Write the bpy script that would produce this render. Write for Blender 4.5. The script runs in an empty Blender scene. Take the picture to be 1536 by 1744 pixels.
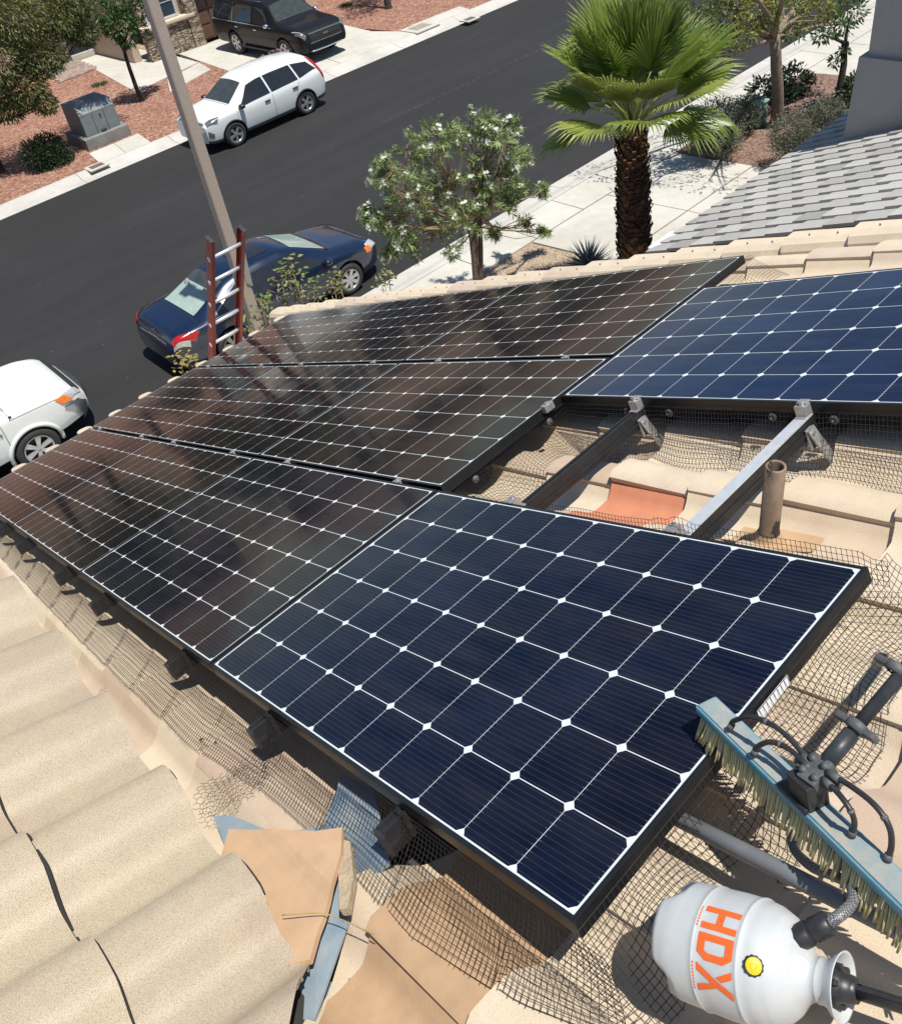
import bpy, bmesh, math, random
import numpy as np
from mathutils import Vector, Matrix, noise as mnoise
R=math.radians
rng=random.Random(7)
SC=bpy.context.scene
COL=SC.collection
# ------------------------------------------------------------ camera, sky, sun, exposure
Z0=7.4                                   # height of the lowest corner of the solar array frame above the street
TH=R(22.6)                               # pitch of the roofs (5 in 12)
ROT=np.array([[0.7095728946,-0.6901349569,-0.1421972166],[-0.5129995817,-0.3676247540,-0.7756825829],[0.4830504492,0.6233504483,-0.6148955051]])
CAM=np.array([-0.427675924,-0.477978043,1.574630287+Z0])
FOC,PCX,PCY=1537.6234,768.0,720.0
cam=bpy.data.cameras.new('camera'); camo=bpy.data.objects.new('camera',cam); COL.objects.link(camo)
mw=Matrix(((ROT[0,0],-ROT[1,0],-ROT[2,0],CAM[0]),(ROT[0,1],-ROT[1,1],-ROT[2,1],CAM[1]),(ROT[0,2],-ROT[1,2],-ROT[2,2],CAM[2]),(0,0,0,1)))
camo.matrix_world=mw
cam.sensor_fit='HORIZONTAL'; cam.sensor_width=36; cam.lens=FOC/1536*36
cam.shift_y=-(872-PCY)/1536
cam.clip_start=.02; cam.clip_end=2000
SC.camera=camo
W=bpy.data.worlds.new('World'); SC.world=W; W.use_nodes=True
nt=W.node_tree; sky=nt.nodes.new('ShaderNodeTexSky'); sky.sky_type='NISHITA'; sky.sun_disc=False
sky.sun_elevation=R(72); sky.sun_rotation=R(175); sky.altitude=600; sky.air_density=1.0; sky.dust_density=.25; sky.ozone_density=2.5
bg=nt.nodes['Background']; bg.inputs['Strength'].default_value=.085
nt.links.new(sky.outputs[0],bg.inputs[0])
sun=bpy.data.lights.new('sun','SUN'); sun.energy=4.6; sun.angle=R(.5); sun.color=(1,.95,.87)
suno=bpy.data.objects.new('sun',sun); COL.objects.link(suno)
suno.rotation_euler=Vector((-.028,.305,-.952)).to_track_quat('-Z','Y').to_euler(); suno.location=(0,-10,40)
SC.view_settings.view_transform='Standard'; SC.view_settings.look='None'; SC.view_settings.exposure=.5; SC.view_settings.gamma=1
SC.render.engine='CYCLES'; SC.cycles.use_denoising=True; SC.cycles.max_bounces=6; SC.cycles.transparent_max_bounces=8

# ------------------------------------------------------------ geometry of the place: roof frame, ground rays
CT,ST=math.cos(TH),math.sin(TH)
def RP(x,s,n=0.):                         # roof coordinates: x along the eave, s down the slope, n off the panel glass
    return Vector((x, s*CT+n*ST, -s*ST+n*CT+Z0))
RN=Vector((0,ST,CT)); RS=Vector((0,CT,-ST)); RX=Vector((1,0,0))
def ray(x,y):
    v=ROT.T@np.array([(x-PCX)/FOC,(y-PCY)/FOC,1.]); return v/np.linalg.norm(v)
def hit(x,y,p0,n):
    v=ray(x,y); p0=np.array(p0,float); n=np.array(n,float)
    return Vector(CAM+v*(np.dot(p0-CAM,n)/np.dot(v,n)))
def G(x,y,z=0.): return hit(x,y,(0,0,z),(0,0,1))        # where a sight line meets the level z
def A(x,y,n=-.12): return hit(x,y,RP(0,0,n),RN)          # where a sight line meets the roof plane lifted by n
def axs(p):                                              # world point -> roof coordinates
    q=Vector(p)-Vector((0,0,Z0)); return q.x, q.dot(RS), q.dot(RN)

BASE={}
def thing(name,label,cat,loc=(0,0,0),rz=0,group=None,kind=None):
    o=bpy.data.objects.new(name,None); COL.objects.link(o); o.empty_display_size=.2
    o.location=loc; o.rotation_euler=(0,0,rz); o['label']=label; o['category']=cat
    if group: o['group']=group
    if kind: o['kind']=kind
    BASE[o.name]=Vector(loc)
    return o
def tag(o,label=None,cat=None,group=None,kind=None):
    if label: o['label']=label
    if cat: o['category']=cat
    if group: o['group']=group
    if kind: o['kind']=kind
    return o
def copy_tree(o,parent=None):
    c=o.copy(); COL.objects.link(c)
    if parent: c.parent=parent
    for ch in list(o.children): copy_tree(ch,c)
    return c
def V(*a): return Vector(a)

class MB:
    def __init__(s): s.v=[]; s.f=[]; s.m=[]; s.sm=[]; s.r=[]; s.cm=0; s.cs=False; s.cr=.5
    def add(s,vs,fs,m=None,sm=None,r=None):
        o=len(s.v); s.v.extend([tuple(p) for p in vs])
        m=s.cm if m is None else m; sm=s.cs if sm is None else sm; r=s.cr if r is None else r
        for f in fs: s.f.append([i+o for i in f]); s.m.append(m); s.sm.append(sm); s.r.append(r)
    def box(s,c,sz,ax=None,**k):
        c=Vector(c); hx,hy,hz=sz[0]/2,sz[1]/2,sz[2]/2
        X,Y,Z=ax if ax else (V(1,0,0),V(0,1,0),V(0,0,1))
        p=[c+X*(hx*a)+Y*(hy*b)+Z*(hz*d) for a in(-1,1) for b in(-1,1) for d in(-1,1)]
        s.add(p,[(0,1,3,2),(4,6,7,5),(0,4,5,1),(2,3,7,6),(0,2,6,4),(1,5,7,3)],**k)
    def cbox(s,c,sz,ax=None,b=.01,**k):     # box with chamfered edges
        bm=bmesh.new(); bmesh.ops.create_cube(bm,size=1)
        for v in bm.verts: v.co=Vector((v.co.x*sz[0],v.co.y*sz[1],v.co.z*sz[2]))
        bmesh.ops.bevel(bm,geom=bm.edges[:],offset=b,segments=2,profile=.6,affect='EDGES')
        X,Y,Z=ax if ax else (V(1,0,0),V(0,1,0),V(0,0,1)); c=Vector(c)
        bm.verts.index_update()
        s.add([c+X*v.co.x+Y*v.co.y+Z*v.co.z for v in bm.verts],[[v.index for v in f.verts] for f in bm.faces],**k); bm.free()
    def bar(s,a,b,w,h,up=V(0,0,1),**k):
        a=Vector(a); b=Vector(b); d=(b-a); L=d.length; d/=L; y=up.cross(d).normalized(); z=d.cross(y)
        s.box((a+b)/2,(L,w,h),(d,y,z),**k)
    def tube(s,pts,rad,n=8,caps=True,**k):
        k.setdefault('sm',True)
        P=[Vector(p) for p in pts]; N=len(P); rs=rad if hasattr(rad,'__len__') else [rad]*N
        t0=(P[1]-P[0]).normalized(); u=t0.orthogonal().normalized(); vs=[]
        for i in range(N):
            t=(P[min(i+1,N-1)]-P[max(i-1,0)]); t=t.normalized() if t.length>1e-9 else t0
            u=(u-t*u.dot(t)); u=u.normalized() if u.length>1e-9 else t.orthogonal().normalized(); w=t.cross(u)
            for j in range(n):
                a=2*math.pi*j/n; vs.append(P[i]+(u*math.cos(a)+w*math.sin(a))*rs[i])
        fs=[(i*n+j,i*n+(j+1)%n,(i+1)*n+(j+1)%n,(i+1)*n+j) for i in range(N-1) for j in range(n)]
        if caps: fs+= [tuple(range(n))[::-1],tuple((N-1)*n+j for j in range(n))]
        s.add(vs,fs,**k)
    def lathe(s,prof,org=V(0,0,0),ax=(V(1,0,0),V(0,1,0),V(0,0,1)),n=24,fn=None,**k):
        k.setdefault('sm',True); vs=[]; X,Y,Z=ax
        for i,(r,z) in enumerate(prof):
            for j in range(n):
                a=2*math.pi*j/n; rr,zz=(r,z) if fn is None else fn(r,z,a)
                vs.append(Vector(org)+X*(rr*math.cos(a))+Y*(rr*math.sin(a))+Z*zz)
        fs=[(i*n+j,i*n+(j+1)%n,(i+1)*n+(j+1)%n,(i+1)*n+j) for i in range(len(prof)-1) for j in range(n)]
        s.add(vs,fs,**k)
    def prism(s,poly,h,up=V(0,0,1),top=True,**k):   # poly: 3D points on the upper face; sides go down by h
        n=len(poly); P=[Vector(p) for p in poly]; vs=P+[p-Vector(up)*h for p in P]
        s.add(vs,[tuple(range(n)),tuple(range(2*n-1,n-1,-1))]+[(i,i+n,(i+1)%n+n,(i+1)%n) for i in range(n)],**k)
    def grid(s,fn,nu,nv,**k):
        k.setdefault('sm',True)
        s.add([fn(i/nu,j/nv) for i in range(nu+1) for j in range(nv+1)],
              [(i*(nv+1)+j,(i+1)*(nv+1)+j,(i+1)*(nv+1)+j+1,i*(nv+1)+j+1) for i in range(nu) for j in range(nv)],**k)
    def leaf(s,p,d,nrm,L,w,r,fold=0.):
        d=d.normalized(); x=d.cross(nrm); x=x.normalized() if x.length>1e-6 else d.orthogonal().normalized(); up=x.cross(d)
        s.add([p,p+d*L*.45+x*w/2+up*fold*w,p+d*L,p+d*L*.45-x*w/2+up*fold*w],[(0,1,2,3)],r=r)
    def build(s,name,mats,parent=None,world=True,kind=None,flip=False):
        me=bpy.data.meshes.new(name); off=BASE.get(parent.name,V(0,0,0)) if (parent and world) else V(0,0,0)
        vv=[(p[0]-off[0],p[1]-off[1],p[2]-off[2]) for p in s.v] if off.length>0 else s.v
        me.from_pydata(vv,[],s.f)
        for m in (mats if isinstance(mats,(list,tuple)) else [mats]): me.materials.append(m)
        me.polygons.foreach_set('material_index',s.m); me.polygons.foreach_set('use_smooth',s.sm)
        at=me.attributes.new('rnd','FLOAT','FACE'); at.data.foreach_set('value',s.r)
        me.update()
        o=bpy.data.objects.new(name,me); COL.objects.link(o)
        if parent: o.parent=parent
        BASE[o.name]=off
        if kind: o['kind']=kind
        return o

# ------------------------------------------------------------ materials
MAT={}
def newmat(name):
    m=bpy.data.materials.new(name); m.use_nodes=True; MAT[name]=m; n=m.node_tree
    return m,n,n.nodes['Principled BSDF'],n.links
def node(n,t,**k):
    x=n.nodes.new(t)
    for a,b in k.items(): setattr(x,a,b)
    return x
def ramp(n,stops):
    r=node(n,'ShaderNodeValToRGB'); e=r.color_ramp.elements
    while len(e)<len(stops): e.new(.5)
    for i,(p,c) in enumerate(stops): e[i].position=p; e[i].color=(*c,1) if len(c)==3 else c
    return r
def coords(n,kind='Object',scale=(1,1,1)):
    tc=node(n,'ShaderNodeTexCoord'); mp=node(n,'ShaderNodeMapping'); mp.inputs['Scale'].default_value=scale
    n.links.new(tc.outputs[kind],mp.inputs[0]); return mp.outputs[0]
def noise(n,vec,scale,detail=4,rough=.6,dist=0):
    x=node(n,'ShaderNodeTexNoise'); x.inputs['Scale'].default_value=scale; x.inputs['Detail'].default_value=detail
    x.inputs['Roughness'].default_value=rough; x.inputs['Distortion'].default_value=dist
    n.links.new(vec,x.inputs['Vector']); return x.outputs['Fac']
def mix(n,fac,a,b,mode='MIX'):
    x=node(n,'ShaderNodeMix',data_type='RGBA',blend_type=mode)
    for i,v in ((0,fac),(6,a),(7,b)):
        if hasattr(v,'is_linked') or hasattr(v,'links'): n.links.new(v,x.inputs[i])
        elif isinstance(v,(int,float)): x.inputs[i].default_value=v
        else: x.inputs[i].default_value=(*v,1)
    return x.outputs[2]
def math_(n,op,a,b=None,c=None):
    x=node(n,'ShaderNodeMath',operation=op)
    for i,v in enumerate((a,b,c)):
        if v is None: continue
        if isinstance(v,(int,float)): x.inputs[i].default_value=v
        else: n.links.new(v,x.inputs[i])
    return x.outputs[0]
def bump(n,b,h,st=.3,dist=.01):
    x=node(n,'ShaderNodeBump'); x.inputs['Strength'].default_value=st; x.inputs['Distance'].default_value=dist
    n.links.new(h,x.inputs['Height']); n.links.new(x.outputs[0],b.inputs['Normal'])
def simple(name,c1,c2=None,scale=8,rough=.6,metal=0,coat=0,bs=0,bscale=60,bdist=.004,spec=None,rvar=0,alpha=None,sub=0):
    m,n,b,l=newmat(name); c2=c2 or tuple(x*.85 for x in c1); v=coords(n)
    f=noise(n,v,scale); r=ramp(n,[(.3,c1),(.7,c2)]); l.new(f,r.inputs[0]); l.new(r.outputs[0],b.inputs['Base Color'])
    b.inputs['Roughness'].default_value=rough; b.inputs['Metallic'].default_value=metal
    b.inputs['Coat Weight'].default_value=coat; b.inputs['Coat Roughness'].default_value=.04
    if spec is not None: b.inputs['Specular IOR Level'].default_value=spec
    if bs: bump(n,b,noise(n,v,bscale,6),bs,bdist)
    if sub: b.inputs['Subsurface Weight'].default_value=sub; b.inputs['Subsurface Radius'].default_value=(.02,.02,.02)
    if rvar:
        x=node(n,'ShaderNodeMapRange'); x.inputs[3].default_value=rough-rvar; x.inputs[4].default_value=rough+rvar
        l.new(noise(n,v,scale*2.3),x.inputs[0]); l.new(x.outputs[0],b.inputs['Roughness'])
    return m
def rndmat(name,cols,rough=.6,nscale=20,namt=.35,bs=0,bscale=80,bdist=.003,trans=0,speck=None,spec=.5,stain=None,chip=False):
    """colour picked per face from the 'rnd' attribute, broken up by noise"""
    m,n,b,l=newmat(name); at=node(n,'ShaderNodeAttribute',attribute_name='rnd')
    r=ramp(n,[(i/max(1,len(cols)-1),c) for i,c in enumerate(cols)]); v=coords(n)
    f=noise(n,v,nscale,5); a=math_(n,'ADD',at.outputs['Fac'],math_(n,'MULTIPLY',math_(n,'SUBTRACT',f,.5),namt)); l.new(a,r.inputs[0])
    c=r.outputs[0]
    if stain:
        sf=ramp(n,[(.52,(0,0,0)),(.72,(1,1,1))]); l.new(noise(n,v,stain[1],6,.65),sf.inputs[0]); c=mix(n,math_(n,'MULTIPLY',sf.outputs[0],stain[2]),c,stain[0])
    if speck:
        sp=ramp(n,[(speck[2]-.05,(0,0,0)),(speck[2]+.03,(1,1,1))]); l.new(noise(n,v,speck[1],2,.5),sp.inputs[0]); c=mix(n,math_(n,'MULTIPLY',sp.outputs[0],speck[3]),c,speck[0])
    if chip:
        ch=ramp(n,[(.70,(0,0,0)),(.715,(1,1,1))]); l.new(noise(n,coords(n,'Object',(1,2.2,1)),9,5,.75),ch.inputs[0]); c=mix(n,math_(n,'MULTIPLY',ch.outputs[0],.65),c,(.60,.57,.52))
    l.new(c,b.inputs['Base Color']); b.inputs['Roughness'].default_value=rough; b.inputs['Specular IOR Level'].default_value=spec
    if bs: bump(n,b,noise(n,v,bscale,6),bs,bdist)
    if trans:
        t=node(n,'ShaderNodeBsdfTranslucent'); l.new(c,t.inputs[0]); ms=node(n,'ShaderNodeMixShader'); ms.inputs[0].default_value=trans
        l.new(b.outputs[0],ms.inputs[1]); l.new(t.outputs[0],ms.inputs[2]); l.new(ms.outputs[0],n.nodes['Material Output'].inputs[0])
    return m
tileA=rndmat('concrete_roof_tile',[(.45,.34,.255),(.53,.43,.31),(.60,.51,.375),(.49,.40,.315)],.85,9,.6,.5,300,.0016,speck=((.27,.20,.15),640,.59,.45),stain=((.44,.33,.25),2.2,.5))
tileB=rndmat('worn_roof_tile',[(.37,.295,.205),(.40,.325,.225),(.43,.36,.25),(.375,.305,.22)],.42,7,.8,.55,420,.0016,speck=((.14,.095,.07),620,.57,.62),stain=((.33,.25,.18),3.0,.5),spec=.55,chip=True)
tileOr=simple('terracotta_tile',(.52,.215,.12),(.46,.18,.10),14,.85,bs=.4,bscale=160,bdist=.002)
tileTan=simple('tan_tile',(.43,.285,.165),(.36,.235,.135),16,.85,bs=.35,bscale=120,bdist=.002)
tileCut=simple('cut_tile',(.50,.335,.20),(.44,.29,.17),16,.8,bs=.35,bscale=90,bdist=.002)
tileGrey=rndmat('grey_roof_tile',[(.25,.245,.235),(.33,.325,.305),(.41,.405,.38),(.30,.285,.275)],.9,12,.4,.4,120,.003)
galv=rndmat('galvanised_metal',[(.10,.17,.26),(.20,.26,.31),(.33,.34,.32)],.5,9,1.6,.15,60,.002)
frameM=simple('black_anodised_frame',(.010,.011,.013),(.015,.016,.018),20,.38,.3)
alu=simple('mill_aluminium',(.66,.68,.69),(.56,.58,.60),30,.42,.45,rvar=.1)
railBlk=simple('black_rail',(.022,.023,.025),(.032,.033,.035),30,.42,.4)
steel=simple('zinc_steel',(.5,.5,.49),(.36,.36,.35),40,.45,.7,rvar=.1)
wireM=simple('black_wire',(.016,.014,.013),(.030,.025,.022),30,.5)
wireG=simple('rusty_wire',(.22,.19,.15),(.12,.09,.07),40,.5,.4)
blackP=simple('black_plastic',(.016,.016,.018),(.030,.030,.032),30,.42,rvar=.1)
greyP=simple('dusty_black_plastic',(.05,.055,.06),(.11,.11,.11),30,.6,rvar=.1)
stucco=simple('beige_stucco',(.47,.37,.28),(.43,.335,.25),3,.9,bs=.5,bscale=60,bdist=.006)
stuccoG=simple('grey_stucco',(.34,.325,.31),(.30,.285,.27),3,.9,bs=.6,bscale=55,bdist=.008)
concrete=simple('concrete',(.52,.49,.43),(.43,.405,.355),1.2,.9,bs=.3,bscale=90,bdist=.003)
white=simple('white_paint',(.80,.80,.78),(.74,.74,.72),4,.5)
def sheet_concrete(name,c1,c2,c3):
    m,n,b,l=newmat(name); v=coords(n); f1=noise(n,v,.55,6,.6,.6); f2=noise(n,v,5,6,.7)
    r=ramp(n,[(.3,c1),(.55,c2),(.75,c3)]); a=math_(n,'ADD',math_(n,'MULTIPLY',f1,.65),math_(n,'MULTIPLY',f2,.35)); l.new(a,r.inputs[0])
    l.new(r.outputs[0],b.inputs['Base Color']); b.inputs['Roughness'].default_value=.9; bump(n,b,noise(n,v,120,4),.25,.003); return m
walkM=sheet_concrete('pavement_concrete',(.35,.335,.29),(.46,.445,.395),(.52,.505,.455))
gutM=sheet_concrete('kerb_concrete',(.34,.33,.295),(.45,.435,.40),(.52,.505,.47))
def asphalt():
    m,n,b,l=newmat('asphalt'); v=coords(n); vs=coords(n,'Object',(.12,1,1))
    f1=noise(n,vs,1.3,6,.65,.4); f2=noise(n,v,90,3); f3=noise(n,v,.25,4)
    r=ramp(n,[(.25,(.0145,.0145,.015)),(.5,(.0225,.0225,.023)),(.8,(.036,.036,.0365))])
    l.new(math_(n,'ADD',math_(n,'MULTIPLY',f1,.45),math_(n,'ADD',math_(n,'MULTIPLY',f2,.25),math_(n,'MULTIPLY',f3,.3))),r.inputs[0])
    vo=node(n,'ShaderNodeTexVoronoi'); vo.inputs['Scale'].default_value=1.6; l.new(v,vo.inputs['Vector'])
    sp=ramp(n,[(.012,(1,1,1)),(.03,(0,0,0))]); l.new(vo.outputs['Distance'],sp.inputs[0])
    l.new(mix(n,math_(n,'MULTIPLY',sp.outputs[0],.6),r.outputs[0],(.25,.23,.2)),b.inputs['Base Color'])
    b.inputs['Roughness'].default_value=.78; b.inputs['Specular IOR Level'].default_value=.3; bump(n,b,noise(n,v,140,3),.5,.006); return m
asphM=asphalt()
def gravel(name,cols,sc=22):
    m,n,b,l=newmat(name); v=coords(n); vo=node(n,'ShaderNodeTexVoronoi'); vo.inputs['Scale'].default_value=sc; l.new(v,vo.inputs['Vector'])
    hs=node(n,'ShaderNodeSeparateColor'); l.new(vo.outputs['Color'],hs.inputs[0])
    r=ramp(n,[(i/(len(cols)-1),c) for i,c in enumerate(cols)]); a=math_(n,'ADD',math_(n,'MULTIPLY',hs.outputs[0],.75),math_(n,'MULTIPLY',noise(n,v,.8,4),.3)); l.new(a,r.inputs[0])
    dk=ramp(n,[(.0,(1,1,1)),(.75,(.45,.45,.45))]); l.new(vo.outputs['Distance'],dk.inputs[0])
    l.new(mix(n,.55,r.outputs[0],dk.outputs[0],'MULTIPLY'),b.inputs['Base Color']); b.inputs['Roughness'].default_value=.95
    inv=math_(n,'SUBTRACT',1,vo.outputs['Distance']); bump(n,b,inv,1,.05); return m
gravRed=gravel('red_gravel',[(.15,.06,.035),(.30,.135,.085),(.38,.20,.14),(.56,.38,.30)],15)
gravTan=gravel('tan_gravel',[(.30,.22,.14),(.48,.36,.25),(.62,.50,.37),(.38,.27,.19)],26)
mulch=gravel('bark_and_gravel',[(.10,.055,.04),(.22,.13,.095),(.36,.24,.18),(.16,.09,.065)],20)
def cellmat():
    """ten by six square cells with clipped corners on a white back sheet behind glass, drawn from the part's own metres"""
    m,n,b,l=newmat('solar_cells'); tc=node(n,'ShaderNodeTexCoord'); sp=node(n,'ShaderNodeSeparateXYZ'); l.new(tc.outputs['Object'],sp.inputs[0])
    PX,PY=.1607,.1601; x0=(PW-6*PX)/2; y0=(PL-10*PY)/2
    u=math_(n,'DIVIDE',math_(n,'SUBTRACT',sp.outputs[0],x0),PX); w=math_(n,'DIVIDE',math_(n,'SUBTRACT',sp.outputs[1],y0),PY)
    fu=math_(n,'ABSOLUTE',math_(n,'SUBTRACT',math_(n,'FRACT',u),.5)); fw=math_(n,'ABSOLUTE',math_(n,'SUBTRACT',math_(n,'FRACT',w),.5))
    c=math_(n,'MULTIPLY',math_(n,'LESS_THAN',fu,.4932),math_(n,'LESS_THAN',fw,.4955))
    c=math_(n,'MULTIPLY',c,math_(n,'LESS_THAN',math_(n,'ADD',fu,fw),.912))
    ins=math_(n,'MULTIPLY',math_(n,'MULTIPLY',math_(n,'GREATER_THAN',u,0),math_(n,'LESS_THAN',u,6)),math_(n,'MULTIPLY',math_(n,'GREATER_THAN',w,0),math_(n,'LESS_THAN',w,10)))
    c=math_(n,'MULTIPLY',c,ins)
    g=math_(n,'ABSOLUTE',math_(n,'SUBTRACT',math_(n,'FRACT',math_(n,'MULTIPLY',u,12)),.5)); bus=math_(n,'LESS_THAN',g,.075)
    tick=math_(n,'MULTIPLY',bus,math_(n,'GREATER_THAN',fw,.452)); tick=math_(n,'MULTIPLY',tick,math_(n,'LESS_THAN',math_(n,'FRACT',math_(n,'MULTIPLY',w,60)),.55))
    oi=node(n,'ShaderNodeObjectInfo'); v=coords(n)
    cell=ramp(n,[(.3,(.72,.72,.72)),(.7,(1.25,1.25,1.25))]); l.new(noise(n,v,2.2,3),cell.inputs[0]); cellc=mix(n,1.0,cell.outputs[0],oi.outputs['Color'],'MULTIPLY')
    wn=node(n,'ShaderNodeTexWhiteNoise',noise_dimensions='3D'); cb=node(n,'ShaderNodeCombineXYZ'); l.new(math_(n,'FLOOR',u),cb.inputs[0]); l.new(math_(n,'FLOOR',w),cb.inputs[1]); l.new(oi.outputs['Random'],cb.inputs[2]); l.new(cb.outputs[0],wn.inputs[0])
    tv=ramp(n,[(0,(.72,.74,.78)),(1,(1.25,1.22,1.18))]); l.new(wn.outputs['Value'],tv.inputs[0]); cellc=mix(n,1.0,cellc,tv.outputs[0],'MULTIPLY')
    c1=mix(n,math_(n,'MULTIPLY',bus,.42),cellc,(.030,.036,.055)); c1=mix(n,math_(n,'MULTIPLY',tick,.22),c1,(.34,.34,.32))
    c2=mix(n,c,(.55,.60,.62),c1)
    du=ramp(n,[(.35,(0,0,0)),(.8,(1,1,1))]); l.new(noise(n,coords(n,'Object',(3,.6,1)),3.5,6,.7),du.inputs[0])
    c3=mix(n,math_(n,'MULTIPLY',du.outputs[0],.045),c2,(.35,.31,.27)); l.new(c3,b.inputs['Base Color'])
    rr=node(n,'ShaderNodeMapRange'); rr.inputs[3].default_value=.045; rr.inputs[4].default_value=.11; l.new(noise(n,coords(n,'Object',(4,.5,1)),6,5),rr.inputs[0]); l.new(rr.outputs[0],b.inputs['Roughness'])
    b.inputs['IOR'].default_value=1.21; b.inputs['Specular Tint'].default_value=(1,1,1,1); return m
PW,PL=.992,1.634
cellM=cellmat()
def paint(name,c,flake=0,rough=.35,coat=1.0): return simple(name,c,tuple(x*1.08 for x in c),30,rough,flake,coat,spec=.5 if coat==1 else .2)
pWhite=paint('white_car_paint',(.61,.64,.63)); pBlack=paint('black_car_paint',(.004,.004,.005),0,.5,.35); pBlue=paint('navy_car_paint',(.003,.011,.036),.2,.3)
glassD=simple('tinted_glass',(.012,.014,.016),(.02,.022,.024),3,.04,spec=.7); glassG=simple('dark_green_glass',(.03,.036,.034),(.05,.058,.054),5,.05,spec=.7)
glassP=simple('pale_interior_glass',(.30,.38,.34),(.24,.31,.28),4,.08,spec=.6)
rubber=simple('tyre_rubber',(.018,.018,.019),(.028,.028,.028),12,.8,bs=.2); rimM=simple('silver_rim',(.55,.56,.57),(.45,.46,.47),12,.3,.8); rimD=simple('dark_rim',(.03,.03,.032),(.05,.05,.052),12,.5,.4)
chrome=simple('chrome',(.75,.76,.78),(.68,.69,.7),9,.12,1); redL=simple('red_lens',(.42,.01,.012),(.30,.006,.008),40,.15,spec=.8); clearL=simple('clear_lens',(.45,.47,.47),(.30,.31,.31),25,.1,spec=.8); ambL=simple('amber_lens',(.85,.20,.02),(.65,.13,.012),30,.2,spec=.8)
darkL=simple('dark_headlamp',(.05,.055,.06),(.16,.17,.18),22,.12,spec=.8); trimB=simple('grey_cladding',(.035,.036,.038),(.045,.046,.048),12,.65)
bark=simple('bark',(.17,.125,.09),(.09,.065,.05),14,.95,bs=.8,bscale=25,bdist=.02); barkD=simple('dark_bark',(.06,.042,.032),(.03,.022,.018),14,.95,bs=.8,bscale=25,bdist=.02); barkG=simple('grey_tan_bark',(.24,.19,.145),(.13,.10,.075),12,.95,bs=.7,bscale=22,bdist=.02)
twig=simple('pale_twig',(.30,.22,.13),(.20,.14,.085),14,.9)

# ------------------------------------------------------------ setting: ground, road, kerbs, pavements
def sheet(name,poly,z,mat,h=0):
    b=MB(); P=[V(p[0],p[1],z) for p in poly]
    if h: b.prism(P,h)
    else: b.add(P,[tuple(range(len(P)))])
    o=b.build(name,mat); o['kind']='structure'; return o
FK,NK=25.02,13.08          # far and near kerb lines
sheet('ground',[(-400,-400),(400,-400),(400,400),(-400,400)],-.02,gravTan)
sheet('road',[(-300,NK-.05),(300,NK-.05),(300,FK+.05),(-300,FK+.05)],.0,asphM)
b=MB()
for k in range(60):
    x=15.2+k*.24
    if rng.random()<.75: b.box((x,20.2-(x-15.2)*.012+rng.uniform(-.015,.015),.006),(rng.uniform(.08,.2),.022,.004))
o=b.build('road_seam',simple('pale_crack_filler',(.09,.09,.088),(.06,.06,.06),9,.8)); o['kind']='structure'
def kerb(name,y0,sgn):     # rolled kerb: gutter pan, sloping lip, flat top
    b=MB(); pr=[(0,.005),(.30,.02),(.42,.05),(.52,.10),(.62,.125),(.72,.13)]
    x=-120.
    while x<200:
        L=3.05; g=.012
        P=[]
        for (d,z) in pr: P+=[V(x,y0+sgn*d,z),V(x+L-g,y0+sgn*d,z)]
        b.add(P,[(2*i,2*i+1,2*i+3,2*i+2) if sgn>0 else (2*i,2*i+2,2*i+3,2*i+1) for i in range(len(pr)-1)],sm=False)
        x+=L
    b.box((40,y0+sgn*.36,-.01),(320,.72,.02))
    o=b.build(name,gutM); o['kind']='structure'
kerb('far_kerb',FK,1); kerb('near_kerb',NK,-1)
FZ,NZ=.12,.12
sheet('far_yard',[(-200,FK+.70),(16.0,FK+.70),(16.0,60),(-200,60)],FZ-.005,gravRed,.1)
sheet('far_yard_beside_driveway',[(21.5,FK+.70),(200,FK+.70),(200,60),(22.4,60),(22.2,34),(20.9,30)],FZ-.005,gravRed,.1)
def slabs(name,cells,z,mat,gap=.012):      # jointed concrete: each slab a few mm above the dark joint bed
    b=MB()
    for poly in cells:
        c=sum((V(p[0],p[1],0) for p in poly),V(0,0,0))/len(poly)
        P=[]
        for p in poly:
            d=V(p[0],p[1],0)-c; P.append(c+d*(1-gap/max(.2,d.length))+V(0,0,z+rng.uniform(0,.003)))
        b.prism(P,.09)
    o=b.build(name,mat); o['kind']='structure'; return o
def quadgrid(p00,p10,p11,p01,nu,nv):
    P=lambda u,v:[(p00[k]*(1-u)+p10[k]*u)*(1-v)+(p01[k]*(1-u)+p11[k]*u)*v for k in(0,1)]
    return [[P(i/nu,j/nv),P((i+1)/nu,j/nv),P((i+1)/nu,(j+1)/nv),P(i/nu,(j+1)/nv)] for i in range(nu) for j in range(nv)]
dy0=FK+.72
slabs('driveway',quadgrid((14.4,dy0),(21.6,dy0),(21.0,27.6),(15.6,27.6),2,1)+quadgrid((15.6,27.6),(21.0,27.6),(21.6,33.6),(16.2,33.6),2,2),FZ+.01,walkM)
slabs('front_path',[[(13.5,29.6),(15.62,30.3),(15.9,31.6),(14.2,31.0)],[(12.9,31.0),(15.9,31.65),(16.0,33.4),(13.6,35.6)],[(13.6,35.6),(15.9,33.5),(15.9,37.6),(13.6,37.6)]],FZ+.014,walkM)
b=MB(); b.cm=0
b2=MB()
pav=[(12.1,35.4),(13.75,35.6),(13.85,39.5),(12.6,39.6)]
for i in range(9):
    for j in range(20):
        u=(i+.5*(j%2))/9; v=j/20
        if u>.97: continue
        x=12.1+u*1.6+v*.3; y=35.45+v*4+u*.15
        b.box((x+.08,y+.1,FZ+.02),(.168,.188,.05),r=rng.random())
o=b.build('paver_path',rndmat('brick_pavers',[(.20,.16,.14),(.27,.21,.18),(.33,.25,.21)],.9,8,.3)); o['kind']='structure'
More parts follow.
